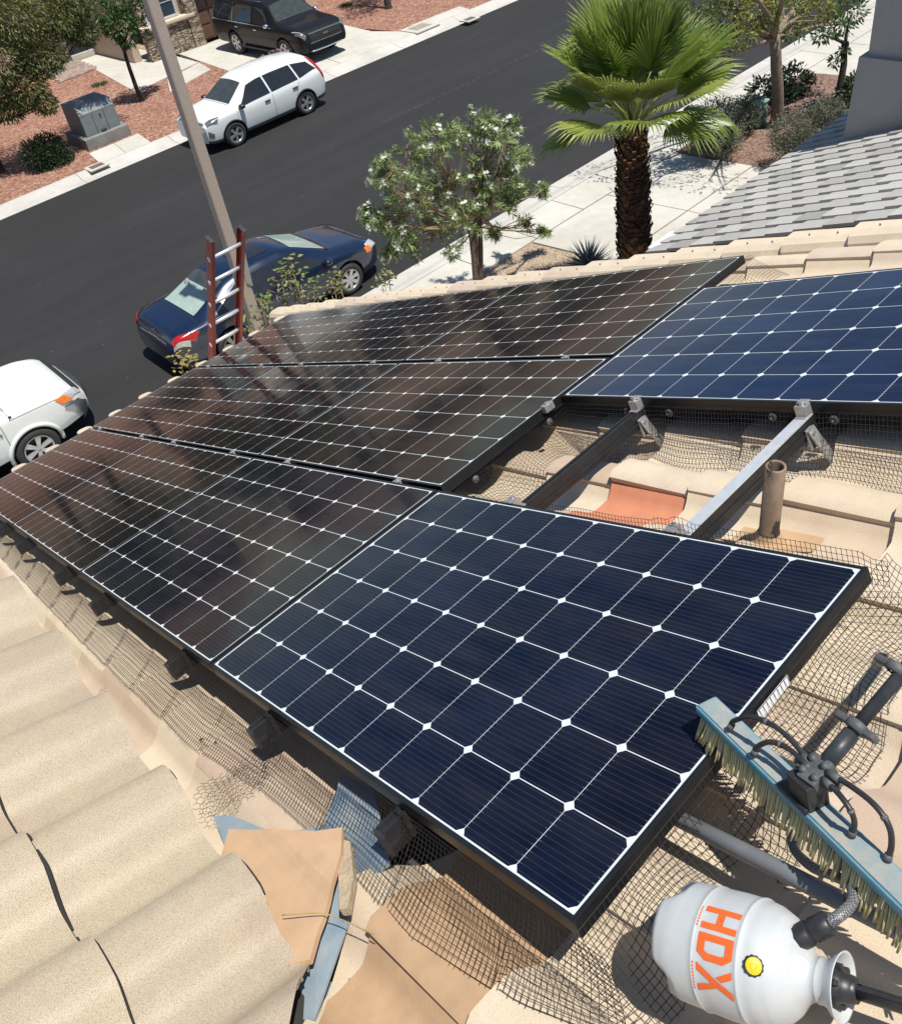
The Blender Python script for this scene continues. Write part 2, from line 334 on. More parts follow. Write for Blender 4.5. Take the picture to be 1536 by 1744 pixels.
slabs('utility_strip',quadgrid((8.9,dy0),(10.6,dy0),(10.8,26.9),(9.1,26.9),2,1)+[[(21.7,dy0),(24.3,dy0),(24.5,26.5),(22.1,26.6)]],FZ+.012,walkM)
# near side: pavement, driveway apron, gravel tongue, planted bed
ny=NK-.72
sheet('near_bed_soil',[(-60,ny),(60,ny),(60,-30),(-60,-30)],NZ-.03,gravTan,.08)
cells=[]
x=-20.
while x<60:
    cells.append([(x,ny),(x+1.52,ny),(x+1.52,11.45),(x,11.45)]); x+=1.52
slabs('pavement',cells,NZ+.006,walkM)
slabs('near_driveway',quadgrid((11.75,11.43),(16.75,11.43),(16.95,9.5),(11.95,9.5),2,1)+quadgrid((11.95,9.48),(16.95,9.48),(17.0,4),(12.2,4),2,2),NZ+.004,walkM)
sheet('mulch_bed',[(16.9,11.45),(22.6,11.45),(23.4,6),(17.0,6)],NZ+.0,mulch,.05)
slabs('neighbour_driveway',quadgrid((22.6,11.44),(30,11.44),(30,4),(23.4,4),3,3),NZ+.004,walkM)

# ------------------------------------------------------------ the house under the camera: two tiled roof planes, valley, vent, walls
TW,EXPO,NT=.313,.333,-.220
TX0,TS0=-.195,.492
HB=.054
def sst(t): t=min(1,max(0,t)); return t*t*(3-2*t)
def prof(u,lift=1):
    f=(1-sst((u-.34)/.30)) if u<.8 else sst((u-.84)/.24)
    if u<.08: f=min(f,sst((u+.16)/.24))
    return HB*f+.004*math.sin(math.pi*min(1,max(0,(u-.02)/.4)))+lift*.015*max(0,1-max(u,0)/.5)
def tileh(x,s):                                   # height of roof A's tile surface off the panel glass
    u=((x-TX0)/TW)%1.0; t=((s-TS0)/EXPO)%1.0
    return NT+prof(u)+.022*t
def one_tile(b,fr,u0,w,sb,r,m,lift=0,skew=0,nu=16,length=.40,lap=1):
    """fr(u_metres, along_slope, height) -> point; cover edge at u0"""
    top=[];n=nu
    for j in range(3):
        s=sb-length*(1-j/2); off=.022*(s-(sb-EXPO))/EXPO+lift*(s-(sb-EXPO))/EXPO
        for i in range(n+1):
            u=i/n*1.07; top.append((u0+u*w+skew*(s-sb),s,NT+prof(u,lap)+off))
    P=[fr(*q) for q in top]; th=.019
    F=[(j*(n+1)+i,j*(n+1)+i+1,(j+1)*(n+1)+i+1,(j+1)*(n+1)+i) for j in range(2) for i in range(n)]
    b.add(P,F,m=m,sm=True,r=r)
    e=[top[2*(n+1)+i] for i in range(n+1)]        # butt end
    b.add([fr(*q) for q in e]+[fr(q[0],q[1]-.004,q[2]-th) for q in e],[(i,i+1,n+2+i,n+1+i) for i in range(n)],m=m,r=r)
    e=[top[j*(n+1)] for j in range(3)]            # cover edge
    b.add([fr(*q) for q in e]+[fr(q[0]+.003,q[1],q[2]-th) for q in e],[(i,i+1,4+i,3+i) for i in range(2)],m=m,r=r)
def bisect(b,co,no):
    """cut the collected faces and keep the side the normal points to"""
    bm=bmesh.new(); vs=[bm.verts.new(p) for p in b.v]; lay=bm.faces.layers.float.new('r')
    for f,m,sm,r in zip(b.f,b.m,b.sm,b.r):
        try: q=bm.faces.new([vs[i] for i in f])
        except ValueError: continue
        q.material_index=m; q.smooth=sm; q[lay]=r
    bmesh.ops.bisect_plane(bm,geom=bm.verts[:]+bm.edges[:]+bm.faces[:],plane_co=co,plane_no=no,clear_inner=True)
    bm.verts.index_update(); o=MB()
    o.v=[tuple(v.co) for v in bm.verts]
    for f in bm.faces: o.f.append([v.index for v in f.verts]); o.m.append(f.material_index); o.sm.append(f.smooth); o.r.append(f[lay])
    bm.free(); return o
def join(a,b):
    o=len(a.v); a.v+=b.v; a.f+=[[i+o for i in f] for f in b.f]; a.m+=b.m; a.sm+=b.sm; a.r+=b.r
house=thing('stucco_house','tan stucco house whose sand coloured tiled roof fills the lower part of the picture','house',(1,0,0))
ra=MB(); lo=MB(); cutt=MB()
frA=lambda x,s,n: RP(x,s,n)
for k in range(-6,22):
    sb=TS0+EXPO*k
    if sb>7.6: break
    for c in range(-2,12):
        x0=TX0+TW*c
        if x0>3.25: continue
        if k==1 and c<-1: continue
        r=min(1,max(0,rng.gauss(.5,.26))); m=0
        lift=rng.choice([0,0,0,.003,.006]); 
        if (c,k)==(5,2): lift=.014
        if (c,k)==(4,2): continue
        if (c,k)==(5,0): lift=.012
        tgt=lo if k<=0 else (cutt if k==1 and c<=0 else ra)
        if k==0 and c==-1: m=1
        if k==0 and c==0: m=1
        one_tile(tgt,frA,x0,TW,sb,r,m,lift,rng.uniform(-.006,.006),lap=0 if (k>=1 and c<=0) else 1)
d=Vector((1,-1,0)).normalized()
lo=bisect(lo,V(-.725+.02,0,0),d)
for q0,q1 in (((690,1462),(596,1510)),((596,1510),(522,1725))):
    e0,e1=A(*q0,-.17),A(*q1,-.17); cn=RN.cross(e1-e0).normalized()
    if cn.dot(A(760,1600,-.17)-e0)<0: cn=-cn
    cutt=bisect(cutt,e0,cn)
join(ra,lo); join(ra,cutt); roofA=ra.build('roof',[tileA,tileTan],house)
b=MB(); one_tile(b,frA,TX0+TW*4,TW,TS0+EXPO*2,.5,0,.003); tag(b.build('replacement_tile',tileOr,house),label='orange terracotta replacement tile beside the rail gap')
b=MB(); b.add([RP(x,s,NT-.03) for x,s in((-1.3,-1.5),(3.45,-1.5),(3.45,7.42),(-1.3,7.42))],[(0,1,2,3)])
b=bisect(b,V(-.66,0,0)+V(0,0,0),d) if False else b
b.build('roof_underlay',simple('roofing_felt',(.05,.045,.04),(.07,.06,.055),6,.95),house)
# upper roof plane falling towards +x, eave along y
BX,BZ=-.302,Z0-.292
def BP(y,dn,n): return V(BX+dn*CT+n*ST,y,BZ-dn*ST+n*CT)
frB=lambda u,dn,n: BP(.72-u,dn,n-NT-.062)
rb=MB()
for k in range(0,8):
    for c in range(-11,9):
        r=min(1,max(0,rng.gauss(.5,.36)))
        one_tile(rb,frB,c*TW,TW,-.318*k+rng.uniform(-.006,.006),r,0,rng.choice([0,.003,.006]),rng.uniform(-.01,.01),18,.39)
rb=bisect(rb,V(-.725-.02,0,0),-d)
rb.build('upper_roof',[tileB],house)
b=MB()
def shade_line(k,ya,yb,r):  # dark tube drawn as the line of shade under a tile course end
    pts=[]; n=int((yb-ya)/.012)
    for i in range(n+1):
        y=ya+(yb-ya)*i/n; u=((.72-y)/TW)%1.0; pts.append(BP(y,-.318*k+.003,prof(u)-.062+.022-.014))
    b=MB(); b.tube(pts,[r*(.35+.65*min(1,4*min(i/n,1-i/n))) for i in range(n+1)],6); b.build('painted_shade_line',MAT.get('dark_felt_and_shade') or simple('dark_felt_and_shade',(.02,.019,.018),(.03,.028,.026),6,.95),house)
for ya,yb in ((-.6,.44),(.46,.78),(.80,.97),(1.0,1.24)): shade_line(1,ya,yb,.0052)
shade_line(0,.965,1.03,.006); shade_line(0,.60,.70,.0045)

b=MB(); b.add([BP(y,dn,-.085) for y,dn in((-1.4,-.02),(3.6,-.02),(3.6,-2.6),(-1.4,-2.6))],[(0,1,2,3)]); b=bisect(b,V(-.725-.01,0,0),-d)
b.build('upper_underlay',MAT['dark_felt_and_shade'],house)
b=MB(); b.box((-1.75,2.0,Z0-2.6),(2.0,3.0,4.4)); b.build('upper_wall',stucco,house)
b=MB(); zr=lambda y: Z0-y*math.tan(TH)+(NT-.06)/CT
for xw in (3.38,-.52):
    y0w=-1.3 if xw>0 else 1.2
    b.prism([V(xw,y0w,0),V(xw,6.2,0),V(xw,6.2,zr(6.2)),V(xw,y0w,zr(y0w))],.2,V(1,0,0))
b.box((1.33,6.3,2.2),(4.1,.2,4.4)); b.box((1.3,6.85,Z0-3.12),(4.4,.06,.16)); b.box((3.42,3.1,4.2),(.16,.2,.2)); b.build('wall',stucco,house)
# metal valley and the cut tile beside it
b=MB(); vd=V(1,1,0).normalized()
def strip(pts,n0,w,m=0):
    pass
P=[(-1.1,-.43),(-.36,.43),(-.30,.62)]
def valley_pt(x,y,side,up): return V(x,y,0)
for (xa,xb) in ((-1.2,-.30),):
    za=lambda x: -(x+.725+0)*math.tan(TH)+NT/CT+Z0          # roof A height along the valley line y=x+.725
    pts=[]
    for off,h in ((-.05,.03),(-.016,.012),(-.008,.014),(.008,.014),(.016,.012),(.05,.03)):
        q=V(1,-1,0).normalized()*off
        for x in (xa,xb): pts.append(V(x+q.x,x+.725+q.y,za(x)+h-.012))
    b.add(pts,[(2*i,2*i+1,2*i+3,2*i+2) for i in range(5)])
pl=[A(505,1744,-.19),A(366,1395,-.15),A(400,1395,-.15),A(470,1425,-.15),A(555,1415,-.15),A(585,1325,-.15),A(640,1350,-.15),A(668,1478,-.15),A(620,1510,-.18),A(540,1744,-.19)]
b.prism([p+RN*.012 for p in pl],.006,RN)
rib=[A(520,1744,-.183),A(546,1600,-.178),A(578,1500,-.176),A(592,1440,-.176)]
for a_,c_ in zip(rib[:-1],rib[1:]): b.bar(a_,c_,.016,.007,RN)
b.build('valley_flashing',galv,house)
def plate(pix,n0,th,mat,name,label=None,parent=None,wave=True,sub=10):
    """a tile fragment outlined on the roof plane, following the tile wave"""
    P=[Vector(A(x,y,n0)) for x,y in pix]; bm=bmesh.new(); vs=[bm.verts.new(p) for p in P]; bm.faces.new(vs)
    lo_=[min(axs(p)[k] for p in P) for k in(0,1)]; hi=[max(axs(p)[k] for p in P) for k in(0,1)]
    for i in range(1,sub):
        x=lo_[0]+(hi[0]-lo_[0])*i/sub
        bmesh.ops.bisect_plane(bm,geom=bm.verts[:]+bm.edges[:]+bm.faces[:],plane_co=RP(x,0,0),plane_no=RX)
    bmesh.ops.triangulate(bm,faces=bm.faces[:])
    if wave:
        for v in bm.verts:
            x,s,n=axs(v.co); v.co+=RN*((tileh(x,s)-NT-.02)*.25)
    r=bmesh.ops.extrude_face_region(bm,geom=bm.faces[:])
    for v in [g for g in r['geom'] if isinstance(g,bmesh.types.BMVert)]: v.co+=RN*th
    bmesh.ops.recalc_face_normals(bm,faces=bm.faces[:]); bm.verts.index_update()
    o=MB(); o.add([tuple(v.co) for v in bm.verts],[[v.index for v in f.verts] for f in bm.faces]); bm.free()
    ob=o.build(name,mat,parent)
    if label: tag(ob,label=label)
    return ob
plate([(394,1418),(470,1424),(545,1432),(592,1424),(590,1470),(574,1520),(545,1592),(531,1640),(500,1650),(440,1560),(372,1480),(380,1465)],-.125,.014,tileCut,'cut_tile','smooth tan cut tile wedged against the metal valley',house)
b=MB()
for x,s,w in((-.03,.80,.06),): pass
mort=[A(584,1435,-.12),A(600,1440,-.12),A(606,1500,-.12),A(596,1555,-.12),A(582,1556,-.12),A(580,1480,-.12)]
b.prism([p+RN*.012 for p in mort],.02,RN); b.build('mortar_strip',simple('crumbly_mortar',(.46,.36,.24),(.36,.28,.19),30,.95,bs=.9,bscale=70,bdist=.008),house)
# rake caps along the right-hand edge
b=MB(); s=-1.6
while s<7.5:
    L=.42; r=min(1,max(0,rng.gauss(.75,.2))); dx=rng.uniform(-.008,.008)
    for t in range(1):
        pr=[(-.105,-.10),(-.10,-.03),(-.08,.0),(-.04,.018),(.04,.018),(.085,.0),(.105,-.04),(.11,-.16)]
        vs=[]
        for j,ss in enumerate((s,s+L)):
            for (x,n) in pr: vs.append(RP(3.47+dx+x*(1+.06*j),ss,NT+.085+n+.028*j))
        k=len(pr); b.add(vs,[(i,i+1,k+i+1,k+i) for i in range(k-1)],r=r,sm=False)
        b.add([vs[k+i] for i in range(k)]+[vs[k+i]-RN*.018 for i in range(k)],[(i,i+1,k+i+1,k+i) for i in range(k-1)],r=r)
        b.add([vs[i*k+0] for i in range(2)]+[vs[i*k]+RX*.018 for i in range(2)],[(0,1,3,2)],r=r)
        for q in(.35,.7): b.tube([RP(3.45,s+L*q,NT+.103+.028*q),RP(3.45,s+L*q,NT+.112+.028*q)],.004,6,m=1)
    s+=.36
b.build('rake_cap',[tileA,simple('nail_head',(.12,.09,.07),rough=.7)],house)
# vent pipe with its flashing
pb=A(1308,918,-.15); vp=MB(); Rp=.0265
vp.lathe([(Rp,-.1),(Rp,.265),(Rp-.005,.268),(Rp-.007,.262),(Rp-.007,.12)],pb,n=24)
vm,vn,vb,vl=newmat('weathered_pipe'); vv=coords(vn,'Object',(1,1,.45)); rr_=ramp(vn,[(.42,(.21,.15,.105)),(.56,(.155,.105,.07)),(.60,(.02,.018,.016))]); vl.new(noise(vn,vv,16,5,.65),rr_.inputs[0]); vl.new(rr_.outputs[0],vb.inputs['Base Color']); vb.inputs['Roughness'].default_value=.65
vpo=vp.build('vent_pipe',vm,house)
fl=MB(); fl.lathe([(.029,.03),(.034,.012),(.058,-.03),(.085,-.052)],pb,n=20)
fx,fs_,fn_=axs(pb)
fl.grid(lambda u,v: RP(fx-.20+.30*u,fs_-.10+.26*v,tileh(fx-.20+.30*u,fs_-.10+.26*v)*.9+.1*NT+.010),14,10)
fl.build('flashing',simple('tan_painted_flashing',(.48,.33,.195),(.40,.26,.15),14,.7),vpo)

# ------------------------------------------------------------ solar panels
PITCH_X,PITCH_S=1.012,1.6436
def panel_matrix(x,s,n=0):
    p=RP(x,s,n); return Matrix(((RX.x,RS.x,RN.x,p.x),(RX.y,RS.y,RN.y,p.y),(RX.z,RS.z,RN.z,p.z),(0,0,0,1)))
def make_panel():
    root=thing('solar_panel','','solar panel',group='solar panels of the roof array')
    f=MB(); lip=.011; h=.04
    for c,sz in (((PW/2,lip/2,-h/2),(PW,lip,h)),((PW/2,PL-lip/2,-h/2),(PW,lip,h)),((lip/2,PL/2,-h/2-.0005),(lip,PL-2*lip,h-.001)),((PW-lip/2,PL/2,-h/2-.0005),(lip,PL-2*lip,h-.001))): f.cbox(c,sz,b=.0012)
    for y in(.012,PL-.042): f.box((PW/2,y+.015,-h+.001),(PW-.03,.03,.002))
    f.build('frame',frameM,root,False)
    g=MB(); g.add([(lip,lip,-.002),(PW-lip,lip,-.002),(PW-lip,PL-lip,-.002),(lip,PL-lip,-.002)],[(0,1,2,3)]); g.add([(lip,lip,-.008),(lip,PL-lip,-.008),(PW-lip,PL-lip,-.008),(PW-lip,lip,-.008)],[(0,1,2,3)])
    g.build('cell_glass',cellM,root,False); return root
xb=axs(A(961,670,0))[0]-.018
PAN=[(0.01,0.005,'navy panel, reflected sky in its colour, in the front row, nearest the camera and leaning under the brush head'),
 (0.01,PITCH_S+.005,'dark panel in the front row, next beyond the navy panel under the brush'),
 (0.01,2*PITCH_S+.005,'dark panel in the front row, third along the wire mesh from the brush'),
 (0.01,3*PITCH_S+.005,'front row panel at the eave by the pickup, cut by the left picture edge'),
 (PITCH_X+.01,PITCH_S+.005,'middle row panel whose near end meets the rail gap'),
 (PITCH_X+.01,2*PITCH_S+.005,'middle row panel in the centre, between two other middle row panels'),
 (PITCH_X+.01,3*PITCH_S+.005,'middle row panel at the eave with brown reflections, below the sedan'),
 (2*PITCH_X+.01,PITCH_S+.005,'back row panel beside the rake tiles and the foot of the palm'),
 (2*PITCH_X+.01,2*PITCH_S+.005,'back row panel in the centre, just under the white flowering bush'),
 (2*PITCH_X+.01,3*PITCH_S+.005,'back row panel at the eave corner mirroring the ladder'),
 (xb,.005,'bright blue panel, reflected sky in its colour, behind the rail gap, cut by the right picture edge')]
proto=make_panel()
for i,(x,s,lb) in enumerate(PAN):
    o=proto if i==0 else copy_tree(proto)
    o.matrix_world=panel_matrix(x,s,rng.uniform(-.001,.001)); o['label']=lb
    sky_tone=(.0014,.0044,.0170) if i==0 else (.0022,.010,.041) if i==10 else (.0032,.0042,.0095) if i==1 else (.0036,.0034,.0042)  # blue of the reflected sky painted into the cell colour, panel by panel
    for ch in o.children: ch.color=(*sky_tone,1)

# ------------------------------------------------------------ mounting rails
def rail(s,x0,x1,label,top=None,feet=(),clamps=(),ends=()):
    t=thing('mounting_rail',label,'rail',RP(x0,s,-.07),group='mounting rails under the solar array')
    b=MB()
    b.bar(RP(x0,s,-.072),RP(x1,s,-.072),.034,.056,RN)
    for o in(-.0125,.0125): b.bar(RP(x0,s+o,-.041),RP(x1,s+o,-.041),.009,.008,RN)
    for o in(-.019,.019): b.bar(RP(x0,s+o,-.078),RP(x1,s+o,-.078),.004,.012,RN)
    b.build('channel',railBlk,t)
    if top:
        b=MB(); b.bar(RP(top[0],s,-.0385),RP(top[1],s,-.0385),.040,.005,RN); b.build('top_flange',alu,t)
    b=MB(); b.cbox(RP(x0-.004,s,-.070),(.010,.040,.060),(RX,RS,RN),.002); b.build('end_cap',blackP,t)
    for x,kind in clamps:
        b=MB()
        if kind=='end':
            b.cbox(RP(x,s,-.02),(.034,.038,.040),(RX,RS,RN),.003); b.cbox(RP(x-.012,s,.003),(.026,.036,.005),(RX,RS,RN),.0015)
            b.cbox(RP(x+.02,s,-.036),(.02,.036,.006),(RX,RS,RN),.0015); b.tube([RP(x+.002,s,.0),RP(x+.002,s,.012)],.008,6,sm=False)
            b.build('end_clamp',steel,t)
        elif kind=='endr':
            b.cbox(RP(x,s,-.02),(.034,.038,.040),(RX,RS,RN),.003); b.cbox(RP(x+.012,s,.003),(.026,.036,.005),(RX,RS,RN),.0015)
            b.cbox(RP(x-.02,s,-.036),(.02,.036,.006),(RX,RS,RN),.0015); b.tube([RP(x-.002,s,.0),RP(x-.002,s,.012)],.008,6,sm=False)
            b.build('end_clamp',steel,t)
        else:
            b.cbox(RP(x,s,-.012),(.012,.036,.026),(RX,RS,RN),.002); b.cbox(RP(x,s,.0025),(.030,.034,.004),(RX,RS,RN),.001); b.tube([RP(x,s,.004),RP(x,s,.010)],.006,6,sm=False)
            b.build('mid_clamp',steel,t)
    for x in feet:
        f=MB(); f.cbox(RP(x,s-.026,-.095),(.034,.008,.07),(RX,RS,RN),.002)
        a_,c_=RP(x,s-.034,-.06),RP(x+.03,s-.062,NT+.02); f.bar(a_,c_,.034,.006,RS); f.tube([RP(x,s-.02,-.075),RP(x,s-.044,-.075)],.008,6,sm=False)
        f.build('foot_bracket',steel,t)
x2=PITCH_X*2; x3=PITCH_X*3
rail(.557,-.055,2.55,'rail with the bright silver top crossing the open gap by the vent pipe',top=(1.008,xb-.005),feet=(xb-.055,),clamps=((1.02,'end'),(xb-.016,'endr')))
rail(1.235,-.055,2.55,'all black rail crossing the open gap beside the orange tile',feet=(xb-.045,),clamps=((1.02,'end'),(xb-.016,'endr')))
for i,s in enumerate((1.93,2.92,3.60,4.56,5.22,6.30)):
    rail(s,-.055,x3-.02,['black rail end under the second front row panel, nearer end','black rail end under the second front row panel, farther end','black rail end under the third front row panel, nearer end','black rail end under the third front row panel, farther end','black rail under the eave row of panels, nearer one','black rail closest to the eave'][i],
         clamps=((PITCH_X,'mid'),(x2,'mid'))+(((0.0,'x'),) if False else ()))
# lone clamp on the near corner of the middle row
# ------------------------------------------------------------ wire mesh guards
def meshwires(b,f,lu,lv,cell=.0127,rad=.00078,seg=.03,keep=None,jit=.0):
    nu=max(1,int(lu/cell)); nv=max(1,int(lv/cell)); su=max(2,int(lu/seg)); sv=max(3,int(lv/ (seg*.6)))
    for j in range(nv+1):
        P=[]
        for i in range(su+1):
            u=i/su; v=j/nv
            if keep and not keep(u,v):
                if len(P)>1: b.tube(P,rad,3,False)
                P=[]; continue
            P.append(f(u,v))
        if len(P)>1: b.tube(P,rad,3,False)
    for i in range(nu+1):
        P=[]; ex=rng.uniform(0,.04)
        for j in range(sv+1):
            u=i/nu; v=j/sv*(1+ex)
            if keep and not keep(u,v): 
                if len(P)>1: b.tube(P,rad,3,False)
                P=[]; continue
            P.append(f(u,v))
        if len(P)>1: b.tube(P,rad,3,False)
def interp(tab,x):
    return float(np.interp(x,[t[0] for t in tab],[t[1] for t in tab]))
def wob(u,v,a): return a*.35*mnoise.noise(V(u*6.3,v*2.1,a*100))
GM='black wire bird mesh skirting the solar array'
def clip_disc(b,p,nrm):
    z=nrm.normalized(); x=z.orthogonal().normalized(); b.lathe([(.001,.004),(.012,.004),(.015,.001),(.015,-.002)],p,(x,z.cross(x),z),14); b.tube([p,p+z*.012],.003,6)
tb=[(-.07,-.035),(.0,-.075),(.1,-.11),(.38,-.146),(.65,-.132),(1.03,-.125),(1.6,-.172),(2.9,-.17),(4.9,-.14),(6.6,-.13)]
def g1(u,v):
    s=-.07+6.66*u; xbm=interp(tb,s)+wob(s,0,.012); vv=min(v,1.06)
    x=-.004+(xbm+.004)*vv**1.5+wob(s*1.4,v*2,.008)*math.sin(min(1,v)*3.14); n0=-.016; n1=tileh(xbm,s)+.006
    n=n0+(n1-n0)*vv**.72+.006*math.sin(math.pi*min(1,v))
    return RP(x,s,max(n,tileh(x,s)+.004) if v>.25 else n)
t=thing('wire_mesh','black wire mesh skirt along the front row, flaring onto the tiles by the chicken wire','wire mesh',RP(0,3,-.05),group=GM)
b=MB(); meshwires(b,g1,6.66,.20); b.build('mesh_sheet',wireM,t)
def g2(u,v):
    x=-.02+1.09*u; sb=interp([(-.02,-.085),(.3,-.115),(.55,-.12),(.8,-.12),(1.07,-.10)],x)+wob(x*3,0,.012)
    s=-.002+(sb)*v**1.25+wob(x*2,v*2,.010)*math.sin(min(1,v)*3.14); n0=-.012; n1=tileh(x,sb)+.008
    n=n0+(n1-n0)*v**.7; return RP(x+.05*max(0,u-.8)*5*v,s,max(n,tileh(x,s)+.004) if v>.3 else n)
t=thing('wire_mesh','black wire mesh on the near end of the navy panel, running under the brush','wire mesh',RP(.5,-.05,-.05),group=GM)
b=MB(); meshwires(b,g2,1.10,.19,keep=lambda u,v: not(.26<u<.33 and v>.62)); b.build('mesh_sheet',wireM,t)
b=MB(); b.add([RP(.545+.0,-.0015,-.012),RP(.655,-.0015,-.012),RP(.655,-.0015,-.034),RP(.545,-.0015,-.034)],[(3,2,1,0)]); b.box(RP(.6,-.0006,-.023),(.11,.0012,.022),(RX,RS,RN)); tag(b.build('barcode_label',simple('paper_label',(.62,.64,.66),(.55,.57,.6),120,.6)),'small white paper label stuck on the near edge of the navy panel','label')
clip=MB(); clip_disc(clip,RP(.46,-.045,-.06),-RS); clip.build('mesh_clip',greyP,t)
def g3(u,v):
    s=-.03+1.12*u; top=.006+.016*max(0,mnoise.noise(V(s*4,3,1)))+.016*(s<.55)*(s>.02)+.012*(abs(s-.57)<.06)
    return RP(1.004+.016*v+wob(s*2,v,.006),s,-.05+(top+.05)*v)
t=thing('wire_mesh','thin wire mesh strip standing above the navy panel edge by the vent pipe','wire mesh',RP(1,.5,-.05),group=GM)
b=MB(); meshwires(b,g3,1.12,.075); b.build('mesh_sheet',wireM,t)
def g4(u,v):                                  # skirt of the gap: along the middle panel's near end, round the corner, down the blue panel's side
    la=xb-1.03; lb_=1.55; w=u*(la+lb_); rr=.10
    if w<la: bx,bs,dx,ds=1.03+w,PITCH_S-.004,0,-1
    else: bx,bs,dx,ds=xb-.004,PITCH_S-.004-(w-la),-1,0
    k=max(0,1-abs(w-la)/.22)
    if k>0: q=.785*k; dx,ds=(-math.sin(q) if w<la else -math.cos(q)),(-math.cos(q) if w<la else -math.sin(q))
    out=(.125+.04*mnoise.noise(V(w*5,1,2)))*v**1.3+.006
    x=bx+dx*out; s=bs+ds*out; n1=tileh(x,s)+.006
    n=-.03+(n1+.03)*v**.85; return RP(x,s,max(n,tileh(x,s)+.004) if v>.4 else n)
t=thing('wire_mesh','wire mesh hanging around the open gap, beneath the edge of the blue panel','wire mesh',RP(1.3,1.5,-.05),group=GM)
b=MB(); meshwires(b,g4,2.13,.17,seg=.02); b.build('mesh_sheet',wireM,t)
for q in ((1.16,PITCH_S-.014,1),(1.58,PITCH_S-.014,1),(xb-.010,1.30,0),(xb-.010,1.10,0),(xb-.010,.68,0),(xb-.010,.47,0)):
    clip=MB(); clip_disc(clip,RP(q[0],q[1],-.055),(-RS if q[2] else -RX)); clip.build('mesh_clip',greyP,t)
b=MB(); b.cbox(RP(1.60,PITCH_S-.012,.001),(.05,.03,.03),(RX,RS,RN),.003); b.tube([RP(1.6,PITCH_S-.012,.012),RP(1.6,PITCH_S-.012,.022)],.008,6,sm=False)
tag(b.build('corner_clamp',steel),'bright steel clamp on the corner where the middle row meets the blue panel','clamp')
def g5(u,v):
    x=2.50+.56*u; o=.13*v**1.2; s=PITCH_S-.004-o; n1=tileh(x,s)+.006
    n=-.014+(n1+.014)*v**.85; return RP(x+.06*u*v,s,max(n,tileh(x,s)+.004) if v>.4 else n)
t=thing('wire_mesh','small wire mesh flap at the back row corner by the rake tiles','wire mesh',RP(2.8,1.6,-.05),group=GM)
b=MB(); meshwires(b,g5,.56,.17); b.build('mesh_sheet',wireM,t)
# chicken wire scraps poking out from under the upper eave
def chicken(c,du,dv,nu,nv,hex_,name,label,fn):
    b=MB(); a=hex_; pts=set()
    for i in range(nu):
        for j in range(nv):
            if rng.random()<.06: continue
            cx=(i-(nu-1)/2)*a*1.73+(j%2)*a*.866; cy=(j-(nv-1)/2)*a*1.5
            hx=[(cx+a*math.sin(k*math.pi/3),cy+a*math.cos(k*math.pi/3)) for k in range(6)]
            for k in range(6):
                p,q=hx[k],hx[(k+1)%6]
                key=tuple(sorted((tuple(round(z,4) for z in p),tuple(round(z,4) for z in q))))
                if key in pts: continue
                pts.add(key)
                if (p[0]/(nu*a*.95))**2+(p[1]/(nv*a*.85))**2>1: continue
                f=lambda z: c+du*(z[0]+.004*mnoise.noise(V(z[0]*60,z[1]*60,1)))+dv*(z[1]+.004*mnoise.noise(V(z[0]*60,z[1]*60,7)))+RN*fn(z[0],z[1])
                b.tube([f(p),f(q)],.0007,4)
    tag(b.build(name,wireG),label,'chicken wire')
cc=A(398,1346,-.14)
chicken(cc,(RX*.8+RS*-.6).normalized(),(RX*.6+RS*.8).normalized(),11,10,.0105,'chicken_wire','crumpled hexagon wire scrap sticking out from under the upper eave beside the metal valley',lambda x,y:.020+.009*math.sin(x*40)+.006*math.cos(y*50))
cc=A(182,1195,-.12)
chicken(cc,RX,RN,3,3,.007,'chicken_wire','tiny twist of hexagon wire under the upper eave, farther from the metal valley',lambda x,y:.03+.01*math.sin(x*90))

# ------------------------------------------------------------ things lying on the roof
# pump sprayer bottle on its side
P0=A(1143,1591,-.056); P1_=A(1400,1671,-.046); ax=(P1_-P0).normalized()
jup=(RN*.96-RX*.12+RS*-.02); jx=(jup-ax*jup.dot(ax)).normalized(); jy=ax.cross(jx)      # jx points off the roof
JR=.0865; JL=(P1_-P0).length
jug=thing('sprayer_bottle','translucent white pump sprayer bottle lying on its side, with orange lettering','sprayer',P0)
jpl,jn,jb,jl=newmat('translucent_plastic'); v=coords(jn); r=ramp(jn,[(.3,(.40,.42,.425)),(.6,(.46,.48,.485)),(.8,(.33,.33,.31))]); jl.new(noise(jn,v,7,6,.7),r.inputs[0]); jl.new(r.outputs[0],jb.inputs['Base Color'])
jb.inputs['Roughness'].default_value=.5; jb.inputs['Subsurface Weight'].default_value=.25; jb.inputs['Subsurface Radius'].default_value=(.03,.03,.03); jb.inputs['Subsurface Scale'].default_value=.3
def jprof(z):                                   # radius along the axis, z measured in bottle lengths
    return JR*float(np.interp(z,[0,.02,.06,.16,.33,.345,.36,.5,.62,.635,.65,.72,.80,.87,.92,.96,.985,1.0],[.30,.78,.92,.985,1.0,1.02,1.0,1.01,1.0,1.015,.985,.95,.85,.66,.44,.35,.34,.36]))
zs=[0,.006,.014,.025,.04,.06,.08,.12,.16,.2,.25,.3,.33,.338,.345,.352,.36,.42,.5,.56,.60,.62,.628,.635,.642,.65,.68,.69,.72,.75,.78,.80,.83,.86,.89,.92,.94,.96,.985,1.0]
def jfn(rr,z,a):                                # four feet moulded into the bottom
    if z<.16*JL:
        k=max(0,1-z/(.16*JL)); z=z+.060*k*max(0,math.cos(3*a+2.0))**1.5*(rr/JR)
    return rr,z
b=MB(); b.lathe([(jprof(z),z*JL) for z in zs],P0,(jx,jy,ax),128,jfn)
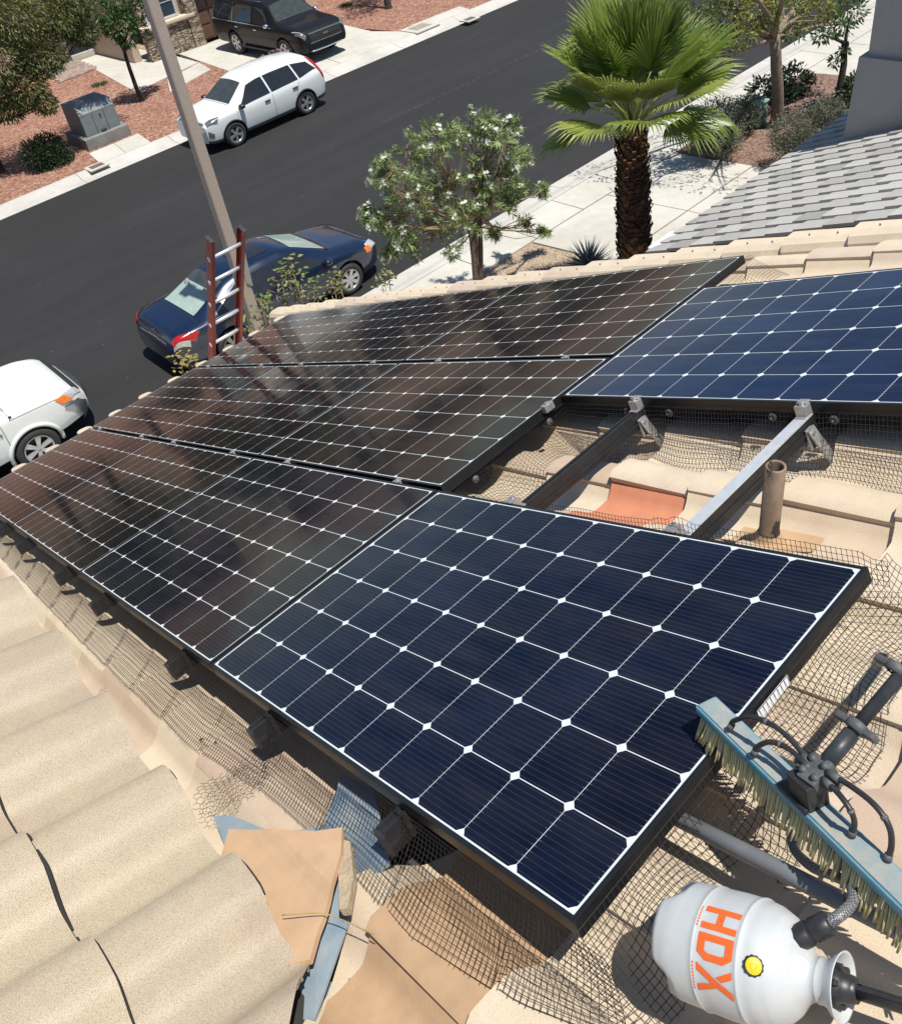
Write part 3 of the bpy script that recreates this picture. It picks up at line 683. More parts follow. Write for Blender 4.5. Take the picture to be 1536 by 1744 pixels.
b.lathe([(.0,.03),(jprof(0)*.9,.012)],P0,(jx,jy,ax),32); b.build('bottle',jpl,jug)
b=MB(); o=P0+ax*JL; b.lathe([(.031,0),(.030,.006),(.033,.014),(.041,.022),(.0455,.029),(.0465,.031),(.043,.030),(.036,.020),(.028,.009),(.024,.004)],o,(jx,jy,ax),40); b.build('funnel_neck',jpl,jug)
b=MB(); b.lathe([(.0,.010),(.025,.010),(.025,.024),(.022,.028),(.020,.032),(.018,.045),(.0,.046)],o,(jx,jy,ax),24)
for k in range(6):
    a=k*math.pi/3+.3; q=o+ax*.022+(jx*math.cos(a)+jy*math.sin(a))*.025; b.cbox(q,(.010,.009,.018),((jx*math.cos(a)+jy*math.sin(a)),(jy*math.cos(a)-jx*math.sin(a)),ax),.002)
b.build('pump_cap',blackP,jug)
b=MB(); b.tube([o+ax*.03,o+ax*.22],.0105,16); b.tube([o+ax*.03,o+ax*.05],.016,16); b.bar(o+ax*.03+jx*.011,o+ax*.22+jx*.011,.006,.004,jx); b.build('pump_rod',blackP,jug)
def jsurf(a,z,off=.0013):                       # point on the bottle, angle from the top, z in bottle lengths
    r_=jprof(z)+off; return P0+ax*(z*JL)+(jx*math.cos(a)+jy*math.sin(a))*r_
view=(Vector(CAM)-(P0+P1_)/2).normalized(); aview=math.atan2(view.dot(jy),view.dot(jx))
def onjug(b,poly,a0,z0,su,sv):                  # poly in letter units; letter width runs round the bottle, height along its axis
    n=8
    bm=bmesh.new(); bm.faces.new([bm.verts.new((p[0],p[1],0)) for p in poly])
    x0=min(p[0] for p in poly); x1=max(p[0] for p in poly)
    for i in range(1,n): bmesh.ops.bisect_plane(bm,geom=bm.verts[:]+bm.edges[:]+bm.faces[:],plane_co=(x0+(x1-x0)*i/n,0,0),plane_no=(1,0,0))
    bm.verts.index_update()
    b.add([jsurf(a0+p.co.x*su/JR,z0+p.co.y*sv/JL) for p in bm.verts],[[q.index for q in f.verts] for f in bm.faces]); bm.free()
sgn=1 if (jy.dot(Vector(ray(1215,1640)))>0) else -1
b=MB()
LET={'H':[[(0,0),(.22,0),(.22,1),(0,1)],[(.62,0),(.84,0),(.84,1),(.62,1)],[(.22,.40),(.62,.40),(.62,.60),(.22,.60)]],
 'D':[[(0,0),(.24,0),(.24,1),(0,1)],[(.24,.79),(.56,.79),(.64,1),(.24,1)],[(.56,.79),(.62,.68),(.86,.76),(.64,1)],[(.62,.68),(.62,.32),(.86,.24),(.86,.76)],[(.62,.32),(.56,.21),(.64,0),(.86,.24)],[(.24,.21),(.24,0),(.64,0),(.56,.21)]],
 'X':[[(0,0),(.25,0),(.98,1),(.73,1)],[(.0,1),(.25,1),(.43,.72),(.32,.55)],[(.55,.45),(.66,.60),(.98,0),(.73,0)]]}
z0=.385; a0=aview-.62 
jdown=Vector(A(1205,1700,0)-A(1235,1540,0)); s_=1 if (-jx*math.sin(aview)+jy*math.cos(aview)).dot(jdown)>0 else -1
for k,ch in enumerate('HDX'):
    for poly in LET[ch]:
        onjug(b,[((p[0]+k*.98)*s_,p[1]) for p in poly],aview-s_*.64,.385,.041,.056)
# small print under the name and beside it
for k in range(7): onjug(b,[((k*.11)*s_,-.13),((k*.11+.07)*s_,-.13),((k*.11+.07)*s_,-.09),((k*.11)*s_,-.09)],aview-s_*.60,.385,.041,.056)
for k in range(9): onjug(b,[((1.9+k*.11)*s_,-.13),((1.9+k*.11+.07)*s_,-.13),((1.9+k*.11+.07)*s_,-.09),((1.9+k*.11)*s_,-.09)],aview-s_*.60,.385,.041,.056)
b.build('lettering',simple('orange_print',(.70,.12,.018),(.62,.10,.015),40,.5),jug)
b=MB(); ag=aview+s_*.10
q=jsurf(ag,.735,0); nn=(jx*math.cos(ag)+jy*math.sin(ag)+ax*.55).normalized(); xx=nn.orthogonal().normalized(); fr=(xx,nn.cross(xx),nn)
b.lathe([(.0,.003),(.0125,.003),(.0138,.002),(.0138,-.006)],q,fr,24,lambda r,z,a:(r*(1+.05*math.cos(12*a)*(r>.0115)),z)); gk=b.build('relief_cap',blackP,jug)
b=MB(); b.lathe([(.0,.0042),(.0108,.0042),(.0114,.0036),(.0114,.002)],q,fr,24); b.lathe([(.005,.0046),(.0042,.0062),(.0033,.0046)],q,fr,14,m=0); b.build('dial',simple('yellow_plastic',(.62,.50,.02),(.55,.43,.015),60,.45),gk)
ah=aview-s_*1.15
hb=A(1372,1592,-.005); hd=(A(1425,1565,.012)-hb).normalized(); b=MB(); x_=hd.orthogonal().normalized()
b.lathe([(.017,-.012),(.0175,.012),(.014,.016),(.0165,.018),(.0165,.044),(.012,.048),(.0,.048)],hb-hd*.006,(x_,hd.cross(x_),hd),16,lambda r,z,a:(r*(1+.04*math.cos(8*a)),z)); b.build('hose_nut',blackP,jug)
# braided hose from the bottle under the conduit to the brush
def spline(pts,n=8):
    P=[Vector(p) for p in pts]; P=[P[0]*2-P[1]]+P+[P[-1]*2-P[-2]]; out=[]
    for i in range(1,len(P)-2):
        for k in range(n):
            t=k/n; a,b_,c,d_=P[i-1],P[i],P[i+1],P[i+2]
            out.append(.5*((2*b_)+(-a+c)*t+(2*a-5*b_+4*c-d_)*t*t+(-a+3*b_-3*c+d_)*t**3))
    return out+[P[-2]]
hp=spline([A(1400,1580,.005),A(1432,1558,.012),A(1452,1535,.0),A(1448,1508,-.01),A(1420,1492,-.03),A(1385,1478,-.055),A(1356,1452,-.085),A(1350,1428,-.09),A(1365,1410,-.07)],8)
hm,hn,hbb,hl=newmat('braided_hose'); v=coords(hn); wv=node(hn,'ShaderNodeTexChecker'); wv.inputs['Scale'].default_value=420; hl.new(v,wv.inputs[0])
hl.new(mix(hn,wv.outputs['Fac'],(.03,.03,.032),(.24,.245,.25)),hbb.inputs['Base Color']); hbb.inputs['Roughness'].default_value=.45
b=MB(); b.tube(hp,.0085,12); ob=tag(b.build('hose',hm),'grey braided hose looping from the white bottle over the conduit','hose')
# grey conduit on the tiles
c0=A(1150,1392,-.085); c1=A(1545,1592,-.085); cd=(c1-c0).normalized()
b=MB(); b.tube([c0-cd*.25,c1+cd*.5],.0155,20); b.tube([A(1445,1541,-.085),A(1452,1545,-.085)],.0172,20,m=1)
tag(b.build('conduit',[simple('grey_pvc',(.155,.165,.175),(.20,.21,.22),14,.5,rvar=.1),blackP]),'straight grey plastic conduit on the tiles, passing under the brush','conduit')
# wet brush on a pole
B0=A(1208,1206,.062); B1=A(1562,1548,.030); bd=(B1-B0).normalized(); bu=(RN+RX*.10-RS*.1); bu=(bu-bd*bu.dot(bd)).normalized(); bw=bu.cross(bd)
BW,BH=.048,.020; LB=(B1-B0).length+.12
brush=thing('cleaning_brush','wide water fed cleaning brush with dusty blue head and cream bristles, on the panel corner','brush',B0)
hm,hn,hbb,hl=newmat('dusty_blue_plastic'); v=coords(hn); r=ramp(hn,[(.28,(.12,.25,.30)),(.44,(.22,.27,.27)),(.62,(.33,.31,.27))]); hl.new(noise(hn,v,16,6,.7),r.inputs[0]); hl.new(r.outputs[0],hbb.inputs['Base Color']); hbb.inputs['Roughness'].default_value=.6
blueE=simple('blue_plastic_edge',(.05,.24,.35),(.16,.28,.32),30,.4)
b=MB(); b.cbox(B0+bd*(LB/2-.012),(LB,BW,BH),(bd,bw,bu),.006); b.build('head',blueE,brush)
b=MB(); b.cbox(B0+bd*(LB/2-.012)+bu*(BH/2+.0008),(LB-.012,BW-.010,.004),(bd,bw,bu),.0015); b.build('head_top',hm,brush)
b=MB(); br=rng
for row in range(4):
    n=112
    for i in range(n):
        t=(i+.5*(row%2)+.3)/n; side=(row-1.5)/1.5
        p=B0+bd*(t*(LB-.03))+bw*side*.018-bu*BH/2; gap=.84<t<.845
        L=.052+br.uniform(-.006,.005); dr=(-bu+bw*(side*.35+br.uniform(-.08,.08))+bd*br.uniform(-.10,.10)+bd*(-.25 if t<.1 else 0)).normalized()
        q=p+dr*L*.6; e=q+(dr+bw*side*.15+bd*br.uniform(-.1,.1)).normalized()*L*.4
        if axs(e)[2]<.002 and axs(e)[0]<1 and 0<axs(e)[1]: 
            e=e+RN*(.002-axs(e)[2])
        b.tube([p,q,e],[.0022,.0026,.0018],5,r=br.random())
b.build('bristles',rndmat('cream_bristles',[(.50,.42,.17),(.64,.57,.30),(.56,.49,.25),(.40,.34,.18)],.7,30,.5),brush)
man=A(1392,1318,.10)
mx=(A(1440,1262,.115)-man).normalized(); mz=bu; my=mz.cross(mx).normalized(); mz=mx.cross(my)
b=MB(); b.cbox(A(1376,1345,.075),(.05,.04,.055),(bd,bw,bu),.004); b.cbox(A(1366,1352,.058),(.07,.046,.012),(bd,bw,bu),.003); b.build('swivel_block',blackP,brush)
b=MB()
b.cbox(man,(.05,.036,.030),(mx,my,mz),.004); b.cbox(man+my*.022,(.022,.018,.022),(mx,my,mz),.003); b.cbox(man-my*.022,(.022,.018,.022),(mx,my,mz),.003)
for q in ((-.012,.012),(.012,.012),(-.012,-.012),(.012,-.012)): b.tube([man+mx*q[0]+my*q[1],man+mx*q[0]+my*q[1]+mz*.022],.0055,10)
b.tube([man-my*.04,man+my*.04],.0075,12); b.build('manifold',greyP,brush)
pe=A(1560,1118,.175); pd=(pe-man).normalized(); b=MB()
b.tube([man+pd*.02,man+pd*.085],.0138,16); b.tube([man+pd*.085,pe+pd*.4],.0108,16); b.build('pole',simple('worn_black_pole',(.018,.022,.026),(.042,.048,.054),40,.45,rvar=.15,bs=.1),brush)
def clampknob(at):
    b=MB(); x_=pd.cross(RN).normalized(); z_=x_.cross(pd)
    b.lathe([(.011,-.009),(.0185,-.007),(.0185,.007),(.011,.009)],at,(x_,z_,pd),20); b.cbox(at+x_*.024-z_*.004,(.026,.020,.012),(x_,z_,pd),.004); b.cbox(at-x_*.024+z_*.004,(.028,.019,.012),(x_,z_,pd),.004)
    b.build('clamp_collar',blackP if False else greyP,brush)
clampknob(man+pd*.098); clampknob(A(1527,1140,.166))
hs=[[A(1243,1240,.080),A(1250,1228,.100),A(1282,1222,.130),A(1320,1238,.135),A(1352,1266,.125),A(1378,1300,.112)],
    [A(1284,1284,.076),A(1290,1272,.095),A(1312,1264,.115),A(1340,1274,.120),A(1362,1292,.118),A(1378,1310,.110)],
    [A(1404,1330,.108),A(1428,1352,.115),A(1448,1380,.105),A(1455,1402,.080),A(1450,1424,.052)],
    [A(1412,1318,.112),A(1450,1340,.120),A(1490,1372,.118),A(1514,1408,.100),A(1518,1440,.070),A(1511,1466,.046)]]
for h in hs:
    b=MB(); b.tube(spline(h,6),.0046,10); b.tube([h[0]+(h[0]-h[1])*.1,h[0]+(h[1]-h[0])*.5],.0062,10,m=1); b.tube([h[-1],h[-1]+(h[-2]-h[-1])*.4],.0062,10,m=1)
    mid=spline(h,6); k=len(mid)//2; b.tube([mid[k],mid[k+1]],.0060,10,m=1); b.build('jet_hose',[blackP,greyP],brush)
# loose cord, debris
b=MB(); b.tube(spline([A(480,1559,-.085),A(545,1556,-.095),A(580,1566,-.11),A(620,1585,-.11),A(640,1594,-.10)],6),.0012,5); tag(b.build('loose_wire',simple('yellow_cord',(.42,.29,.10),(.34,.23,.08),20,.6)),'thin yellowish wire lying across the cut tile and the valley metal','wire')
for i,(x,y,L,an,lb) in enumerate(((342,1259,.016,.2,'dark curled leaf bit on the pale tile, the longer of two beside the chicken wire'),(370,1269,.010,.9,'dark crumb of debris on the pale tile, the rounder of two beside the chicken wire'))):
    p=A(x,y,-.14); x_,s_2,n_=axs(p); p=RP(x_,s_2,tileh(x_,s_2)+.004); b=MB(); d=(RX*math.cos(an)-RS*math.sin(an)); b.tube([p-d*L/2,p+RN*.003,p+d*L/2],[.001,.003-.0005*i,.001],6); tag(b.build('debris',simple('dry_leaf_%s'%('dark' if i else 'brown'),(.05,.025,.02),(.03,.015,.012),60,.8)),lb,'debris',group='bits of debris on the tiles')
# ------------------------------------------------------------ ladder at the eave
lad=thing('extension_ladder','red fibreglass ladder with aluminium rungs standing against the eave','ladder',(2.6,7.6,0))
fe=Vector(hit(366,603,RP(0,7.40,-.15),(0,.895,.445))); ud=V(.035,-.445,.895).normalized()
def LP(x,y): return hit(x,y,fe,(0,.895,.445))
la,lb=LP(363,500),LP(411,486); redF=simple('red_fibreglass',(.36,.045,.035),(.28,.035,.03),12,.42,rvar=.08); 
tl=LP(357,408); tr=LP(417,388); Lx=(la-fe).x
def ladder_rail(p,top,open_):
    b=MB(); a=p-ud*(p.z/ud.z-.02); c=a+ud*((top-a).dot(ud)); x=RX; fw=RX.cross(ud).normalized(); 
    b.bar(a,c,.006,.082,fw,) if False else None
    z=ud; x=RX; y=fw; L=(c-a).length; m=(a+c)/2
    b.cbox(m,(.006,.082,L),(x,y,z),.001); b.cbox(m+x*open_*.014+y*.038,(.028,.006,L),(x,y,z),.001); b.cbox(m+x*open_*.014-y*.038,(.028,.006,L),(x,y,z),.001)
    o=b.build('side_rail',redF,lad)
    b=MB(); b.cbox(c+z*.006,(.036,.088,.016),(x,y,z),.003); b.build('rail_cap',blackP,o)
    for k in range(5):
        b=MB()
    return a,c,fw
fl_=LP(359.5,603); fr__=LP(408,582)
a1,c1_,fw=ladder_rail(fl_,tl,1); a2,c2_,fw=ladder_rail(fr__,tr,-1)
tops=[LP(370,435),LP(372,477),LP(372,512),LP(372,545),LP(372,580)]
z0=tops[0].z; dz=(tops[0].z-tops[4].z)/4
for k in range(int(z0/dz)):
    z=z0-dz*k; y=fl_.y+(z-fl_.z)*ud.y/ud.z; xo=(z-fl_.z)*ud.x/ud.z; xl=fl_.x+xo; xr=fr__.x+(z-fr__.z)*ud.x/ud.z
    if z<.25: break
    b=MB(); b.tube([V(xl+.004,y,z),V(xr-.004,y,z)],.0175,10); b.tube([V(xl-.006,y,z),V(xl+.012,y,z)],.023,10); b.tube([V(xr-.012,y,z),V(xr+.006,y,z)],.023,10); b.build('rung',alu,lad)
# ------------------------------------------------------------ street lamp pole
px_,py_=5.70,12.42
pole=thing('lamp_pole','tall square tan street lamp post rising between the sedan and the ladder','street lamp',(px_,py_,0))
poleM=simple('tan_pole_finish',(.36,.305,.26),(.31,.26,.22),40,.75,bs=.3,bscale=200,bdist=.002)
b=MB(); n=10; w0,w1=.205,.165; H=7.3
pts=[]
for z,w in((0,w0),(H,w1)):
    c=.016
    for sx,sy in((1,-1),(1,1),(-1,1),(-1,-1)):
        q=[(sx*w/2,sy*(w/2-c)),(sx*(w/2-c),sy*w/2)] if sx*sy>0 else [(sx*(w/2-c),sy*w/2),(sx*w/2,sy*(w/2-c))]
        pts+=[V(px_+q[0][0],py_+q[0][1],z),V(px_+q[1][0],py_+q[1][1],z)]
b.add(pts,[(i,(i+1)%8,8+(i+1)%8,8+i) for i in range(8)]+[tuple(range(8,16))]); b.build('post',poleM,pole)
b=MB(); b.cbox((px_,py_,.14),(.34,.34,.06),b=.01); b.cbox((px_,py_,.05),(.55,.55,.16),b=.02); b.build('base_plate',concrete,pole)
b=MB(); b.cbox((px_,py_,H+.05),(.26,.26,.14),b=.03); b.build('lamp_head',simple('lamp_grey',(.3,.3,.3),rough=.5),pole)
sp=[hit(*q,(0,py_-.12,0),(0,1,0)) for q in((404,414),(416,424),(431,487),(420,482))]
b=MB(); b.prism(sp,.006,V(0,-1,0)); b.build('sign_plate',simple('plain_sign_back',(.40,.42,.43),(.36,.38,.39),9,.45,.6),pole)

# ------------------------------------------------------------ cars
def smooth(xs,ys,N,k):
    xx=np.linspace(xs[0],xs[-1],N); y=np.interp(xx,xs,ys); ker=np.hanning(2*k+3)[1:-1]; ker/=ker.sum()
    return xx,np.convolve(np.pad(y,k,mode='edge'),ker,'valid')
class Car:
    """body lofted from stations: x, rocker z, belt z, centre-top z, rocker half width, belt half width, roof half width"""
    def __init__(s,st,N=110,k=2):
        st=np.array(st,float); s.x=np.linspace(st[0,0],st[-1,0],N)
        s.c=[smooth(st[:,0],st[:,i],N,k)[1] for i in range(1,7)]
    def par(s,x): return [float(np.interp(x,s.x,c)) for c in s.c]
    def sec(s,x):
        zb,zs,zt,wb,ws,wr=s.par(x); h=zt-zs
        return [(0,zb),(wb*.9,zb),(wb,zb+.07),(ws*1.015,zb+.5*(zs-zb)),(ws,zs),(wr,zs+h*.84),(wr*.62,zs+h*.965),(0,zt)]
    def S(s,x,w):                              # w from -7 (left underside) over 0 (top centre) to 7
        t=7-abs(w); p=s.sec(x); i=min(6,int(t)); f=t-i
        a=p[max(0,i-1)] if i>0 else (-p[1][0],p[1][1]); b_=p[i]; c=p[i+1]; d=p[i+2] if i<6 else (-p[6][0],p[6][1])
        q=[.5*((2*b_[k])+(-a[k]+c[k])*f*.8+(-b_[k]*5+2*a[k]+4*c[k]-d[k]+ .2*(a[k]-c[k])*0)*f*f*0+0) for k in(0,1)]
        q=[]
        for k in(0,1):
            m0=(c[k]-a[k])*.36; m1=(d[k]-b_[k])*.36
            q.append((2*f**3-3*f*f+1)*b_[k]+(f**3-2*f*f+f)*m0+(-2*f**3+3*f*f)*c[k]+(f**3-f*f)*m1)
        return V(x,(q[0] if w>=0 else -q[0]),q[1])
    def N_(s,x,w):
        e=.02; xa=max(s.x[0],x-e); xb_=min(s.x[-1],x+e); a=s.S(xb_,w)-s.S(xa,w); b_=s.S(x,min(7,w+.05))-s.S(x,max(-7,w-.05)); n=a.cross(b_)
        n=n.normalized() if n.length>1e-9 else V(0,0,1); 
        o=s.S(x,w)-V(x,0,.75); return n if n.dot(o)>0 else -n
    def patch(s,b,q,off=.006,nu=10,nv=6,**k):   # q: four (x,w) corners, bilinear
        def f(u,v):
            x=(q[0][0]*(1-u)+q[1][0]*u)*(1-v)+(q[3][0]*(1-u)+q[2][0]*u)*v; w=(q[0][1]*(1-u)+q[1][1]*u)*(1-v)+(q[3][1]*(1-u)+q[2][1]*u)*v
            return s.S(x,w)+s.N_(x,w)*off
        b.grid(f,nu,nv,**k)
    def body(s,wheels,rw,cladt=None):
        b=MB(); ws=[-7+i*.2 for i in range(71)]; n=len(ws)
        vs=[s.S(x,w) for x in s.x for w in ws[:-1]]; n-=1
        fs=[];ms=[]
        for i in range(len(s.x)-1):
            for j in range(n):
                fs.append((i*n+j,(i+1)*n+j,(i+1)*n+(j+1)%n,i*n+(j+1)%n)); t=7-abs(ws[j]+.1); ms.append(1 if (cladt and t<cladt) or t<1.0 else 0)
        for f,m in zip(fs,ms): b.add([],[],m=0); b.f.append(list(f)); b.m.append(m); b.sm.append(True); b.r.append(.5)
        b.v=[tuple(v) for v in vs]
        b.f.append(list(range(n))); b.m.append(0); b.sm.append(False); b.r.append(.5)
        b.f.append(list(range((len(s.x)-1)*n,len(s.x)*n))[::-1]); b.m.append(0); b.sm.append(False); b.r.append(.5)
        return b
    def make(s,root,mats,wheels,rw,half,cladt=None,name='body'):
        o=s.body(wheels,rw,cladt).build(name,mats,root,False)
        bm=bmesh.new(); bm.from_mesh(o.data); bmesh.ops.recalc_face_normals(bm,faces=bm.faces[:]); bm.to_mesh(o.data); bm.free()
        c=MB()
        for x,r in wheels:
            for sd in(-1,1):
                c.lathe([(.0,-.16),(r+.065,-.16),(r+.065,.30),(.0,.30)],V(x,sd*(half-.06),r+.01),(V(1,0,0),V(0,0,1) if sd<0 else V(0,0,-1),V(0,sd,0)),28,m=1,sm=False)
        co=c.build('cutter',mats,root,False); cm=bmesh.new(); cm.from_mesh(co.data); bmesh.ops.remove_doubles(cm,verts=cm.verts[:],dist=1e-5); bmesh.ops.recalc_face_normals(cm,faces=cm.faces[:]); cm.to_mesh(co.data); cm.free()
        md=o.modifiers.new('b','BOOLEAN'); md.object=co; md.operation='DIFFERENCE'; md.solver='EXACT'
        bpy.context.view_layer.update(); dg=bpy.context.evaluated_depsgraph_get()
        me=bpy.data.meshes.new_from_object(o.evaluated_get(dg)); o.modifiers.clear()
        if len(me.polygons)>200: o.data=me
        o.data.set_sharp_from_angle(angle=R(38))
        bpy.data.objects.remove(co); return o
def wheel(root,x,y,r,sd,spokes,rim=None,dark=None,wd=.21):
    ax=(V(1,0,0),V(0,0,1) if sd<0 else V(0,0,-1),V(0,sd,0)); o=V(x,y,r); k=r*.66
    b=MB(); b.lathe([(k,-wd/2),(r*.92,-wd/2),(r,-wd*.36),(r,wd*.30),(r*.95,wd*.46),(r*.80,wd*.5),(k*1.03,wd*.46),(k,wd*.40)],o,ax,36); t=b.build('wheel',rubber,root,False)
    b=MB(); b.lathe([(k*1.02,wd*.43),(k*.94,wd*.44),(k*.90,wd*.30),(k*.88,-.02)],o,ax,36); b.lathe([(.0,wd*.40),(.028,wd*.40),(.055,wd*.34)],o,ax,16)
    for i in range(spokes):
        a=2*math.pi*(i+.25)/spokes; d=ax[0]*math.cos(a)+ax[1]*math.sin(a); e=ax[1]*math.cos(a)-ax[0]*math.sin(a)
        p=[o+d*.035+e*.026+ax[2]*wd*.38,o+d*k*.92+e*k*.20+ax[2]*wd*.40,o+d*k*.92-e*k*.20+ax[2]*wd*.40,o+d*.035-e*.026+ax[2]*wd*.38]; b.prism(p,.03,ax[2])
    b.build('rim',rim or rimM,t,False)
    b=MB(); b.lathe([(.0,.0),(k*.9,.0)],o+ax[2]*.02,ax,24); b.build('brake_disc',dark or rimD,t,False)
def seam(c,b,x0,x1,w0,w1,wid=.010):
    c.patch(b,[(x0-wid/2,w0),(x0+wid/2,w0),(x1+wid/2,w1),(x1-wid/2,w1)],.003,1,10)
def arch(root,c,x,r,mat,ex=.055,sides=(-1,1),th=.018):
    for sd in sides:
        b=MB(); pts=[]
        for i in range(25):
            a=math.pi*(-.06+1.12*i/24); px=x+(r+.075)*math.cos(a); pz=r+(r+.075)*math.sin(a)
            w=[7-t for t in np.linspace(1.2,4.6,40)]; best=min(w,key=lambda q: abs(c.S(px,q).z-pz)); q=c.S(px,best); pts.append(V(px,sd*(abs(q.y)+.004),pz))
        b.tube(pts,th,6); b.build('arch_trim',mat,root,False)
def mirror(root,x,y,z,sd,mat,sz=(.12,.22,.14)):
    b=MB(); b.lathe([(.0,-.09),(.05,-.085),(.075,-.04),(.08,.02),(.07,.06),(.0,.065)],V(x,sd*(y+.10),z),(V(0,sd,0),V(0,0,1),V(-1,0,0)),14,lambda r,zz,a:(r*(1.25 if abs(math.cos(a))>.7 else .95),zz)); b.box((x+.02,sd*(y+.01),z-.05),(.06,.12,.03)); b.build('side_mirror',mat,root,False)
def handle(c,root,x,w,mat,L=.19):
    for sd in(-1,1):
        b=MB(); p=c.S(x,w*sd)+c.N_(x,w*sd)*.02; b.cbox(p,(L,.03,.035),b=.01); b.build('door_handle',mat,root,False)
# --- white crossover at the far kerb, nose towards -x
def crossover():
    t=thing('parked_suv','white crossover parked at the far kerb with black window glass and grey wheel arches','car',(13.26,23.92,0),math.pi+R(1.5))
    c=Car([(-2.28,.42,.62,.72,.60,.66,.55),(-2.24,.36,.86,1.00,.72,.78,.62),(-2.16,.30,1.02,1.22,.80,.84,.62),(-2.02,.27,1.06,1.44,.84,.875,.60),(-1.78,.25,1.05,1.60,.86,.90,.60),(-1.2,.24,1.02,1.665,.87,.91,.62),(-.5,.24,1.00,1.68,.87,.91,.63),(.10,.24,.98,1.655,.87,.91,.62),(.45,.24,.97,1.57,.87,.91,.60),(1.18,.25,.95,1.09,.87,.90,.70),(1.6,.26,.93,1.05,.86,.89,.72),(1.92,.28,.88,.98,.83,.85,.68),(2.06,.30,.84,.90,.80,.82,.66),(2.14,.34,.76,.80,.74,.76,.60)])
    c.make(t,[pWhite,trimB],[(1.30,.345),(-1.32,.345)],.345,.90,2.25)
    for sd in(-1,1):
        for nm,q in (('front_window',[(1.02,3.0-.12),(-.16,3.0-.12),(-.10,2.16),(.44,2.16)]),('rear_window',[(-.22,2.88),(-1.22,2.86),(-1.12,2.18),(-.16,2.16)]),('quarter_window',[(-1.28,2.86),(-1.98,2.72),(-1.74,2.3),(-1.18,2.18)])):
            b=MB(); c.patch(b,[(x,w*sd) for x,w in q],.008); b.build(nm,glassD,t,False)
        b=MB(); c.patch(b,[(1.22,3.35*sd),(2.14,3.05*sd),(2.16,3.45*sd),(1.62,3.72*sd)] if False else [(1.66,2.62*sd),(2.05,2.05*sd),(2.09,3.0*sd),(1.78,3.30*sd)],.008); b.build('headlight',darkL,t,False)
        b=MB(); c.patch(b,[(-1.98,2.65*sd),(-2.2,2.7*sd),(-2.24,3.5*sd),(-2.10,3.4*sd)],.010); c.patch(b,[(-1.80,1.9*sd),(-2.02,1.9*sd),(-2.16,2.7*sd),(-2.0,2.65*sd)],.010); b.build('tail_light',redL,t,False)
        b=MB(); c.patch(b,[(1.94,4.0*sd),(2.10,3.5*sd),(2.12,4.2*sd),(1.97,4.5*sd)],.008); b.build('fog_lamp_recess',darkL,t,False)
    b=MB(); c.patch(b,[(1.12,-1.75),(1.12,1.75),(.50,1.55),(.50,-1.55)],.008,14,8); b.build('windscreen',glassG,t,False)
    b=MB(); c.patch(b,[(-1.86,-1.5),(-1.86,1.5),(-2.16,1.6),(-2.16,-1.6)],.008,10,6); b.build('rear_glass',glassD,t,False)
    b=MB()
    for sd in(-1,1):
        seam(c,b,1.08,1.10,3.05*sd,4.9*sd); seam(c,b,-.20,-.20,2.95*sd,4.9*sd); seam(c,b,-1.22,-1.02,2.95*sd,3.9*sd); 
    seam(c,b,1.16,1.16,-2.9,2.9); b.build('door_seams',blackP,t,False)
    b=MB(); c.patch(b,[(2.07,-1.9),(2.07,1.9),(2.13,2.2),(2.13,-2.2)],.012,8,3); b.build('grille',darkL,t,False)
    for x,s_ in((1.30,0),(-1.32,0)):
        arch(t,c,x,.345-.012,trimB)
        for sd in(-1,1): wheel(t,x,sd*.815,.345,sd,5)
    for sd in(-1,1): mirror(t,.92,.88,1.03,sd,blackP)
    handle(c,t,.02,3.28,blackP); handle(c,t,-1.02,3.28,blackP)
    b=MB(); b.tube([c.S(-1.75,0)+V(0,0,0),c.S(-1.75,0)+V(-.10,0,.10)],.008,6); b.build('aerial',blackP,t,False)
crossover()
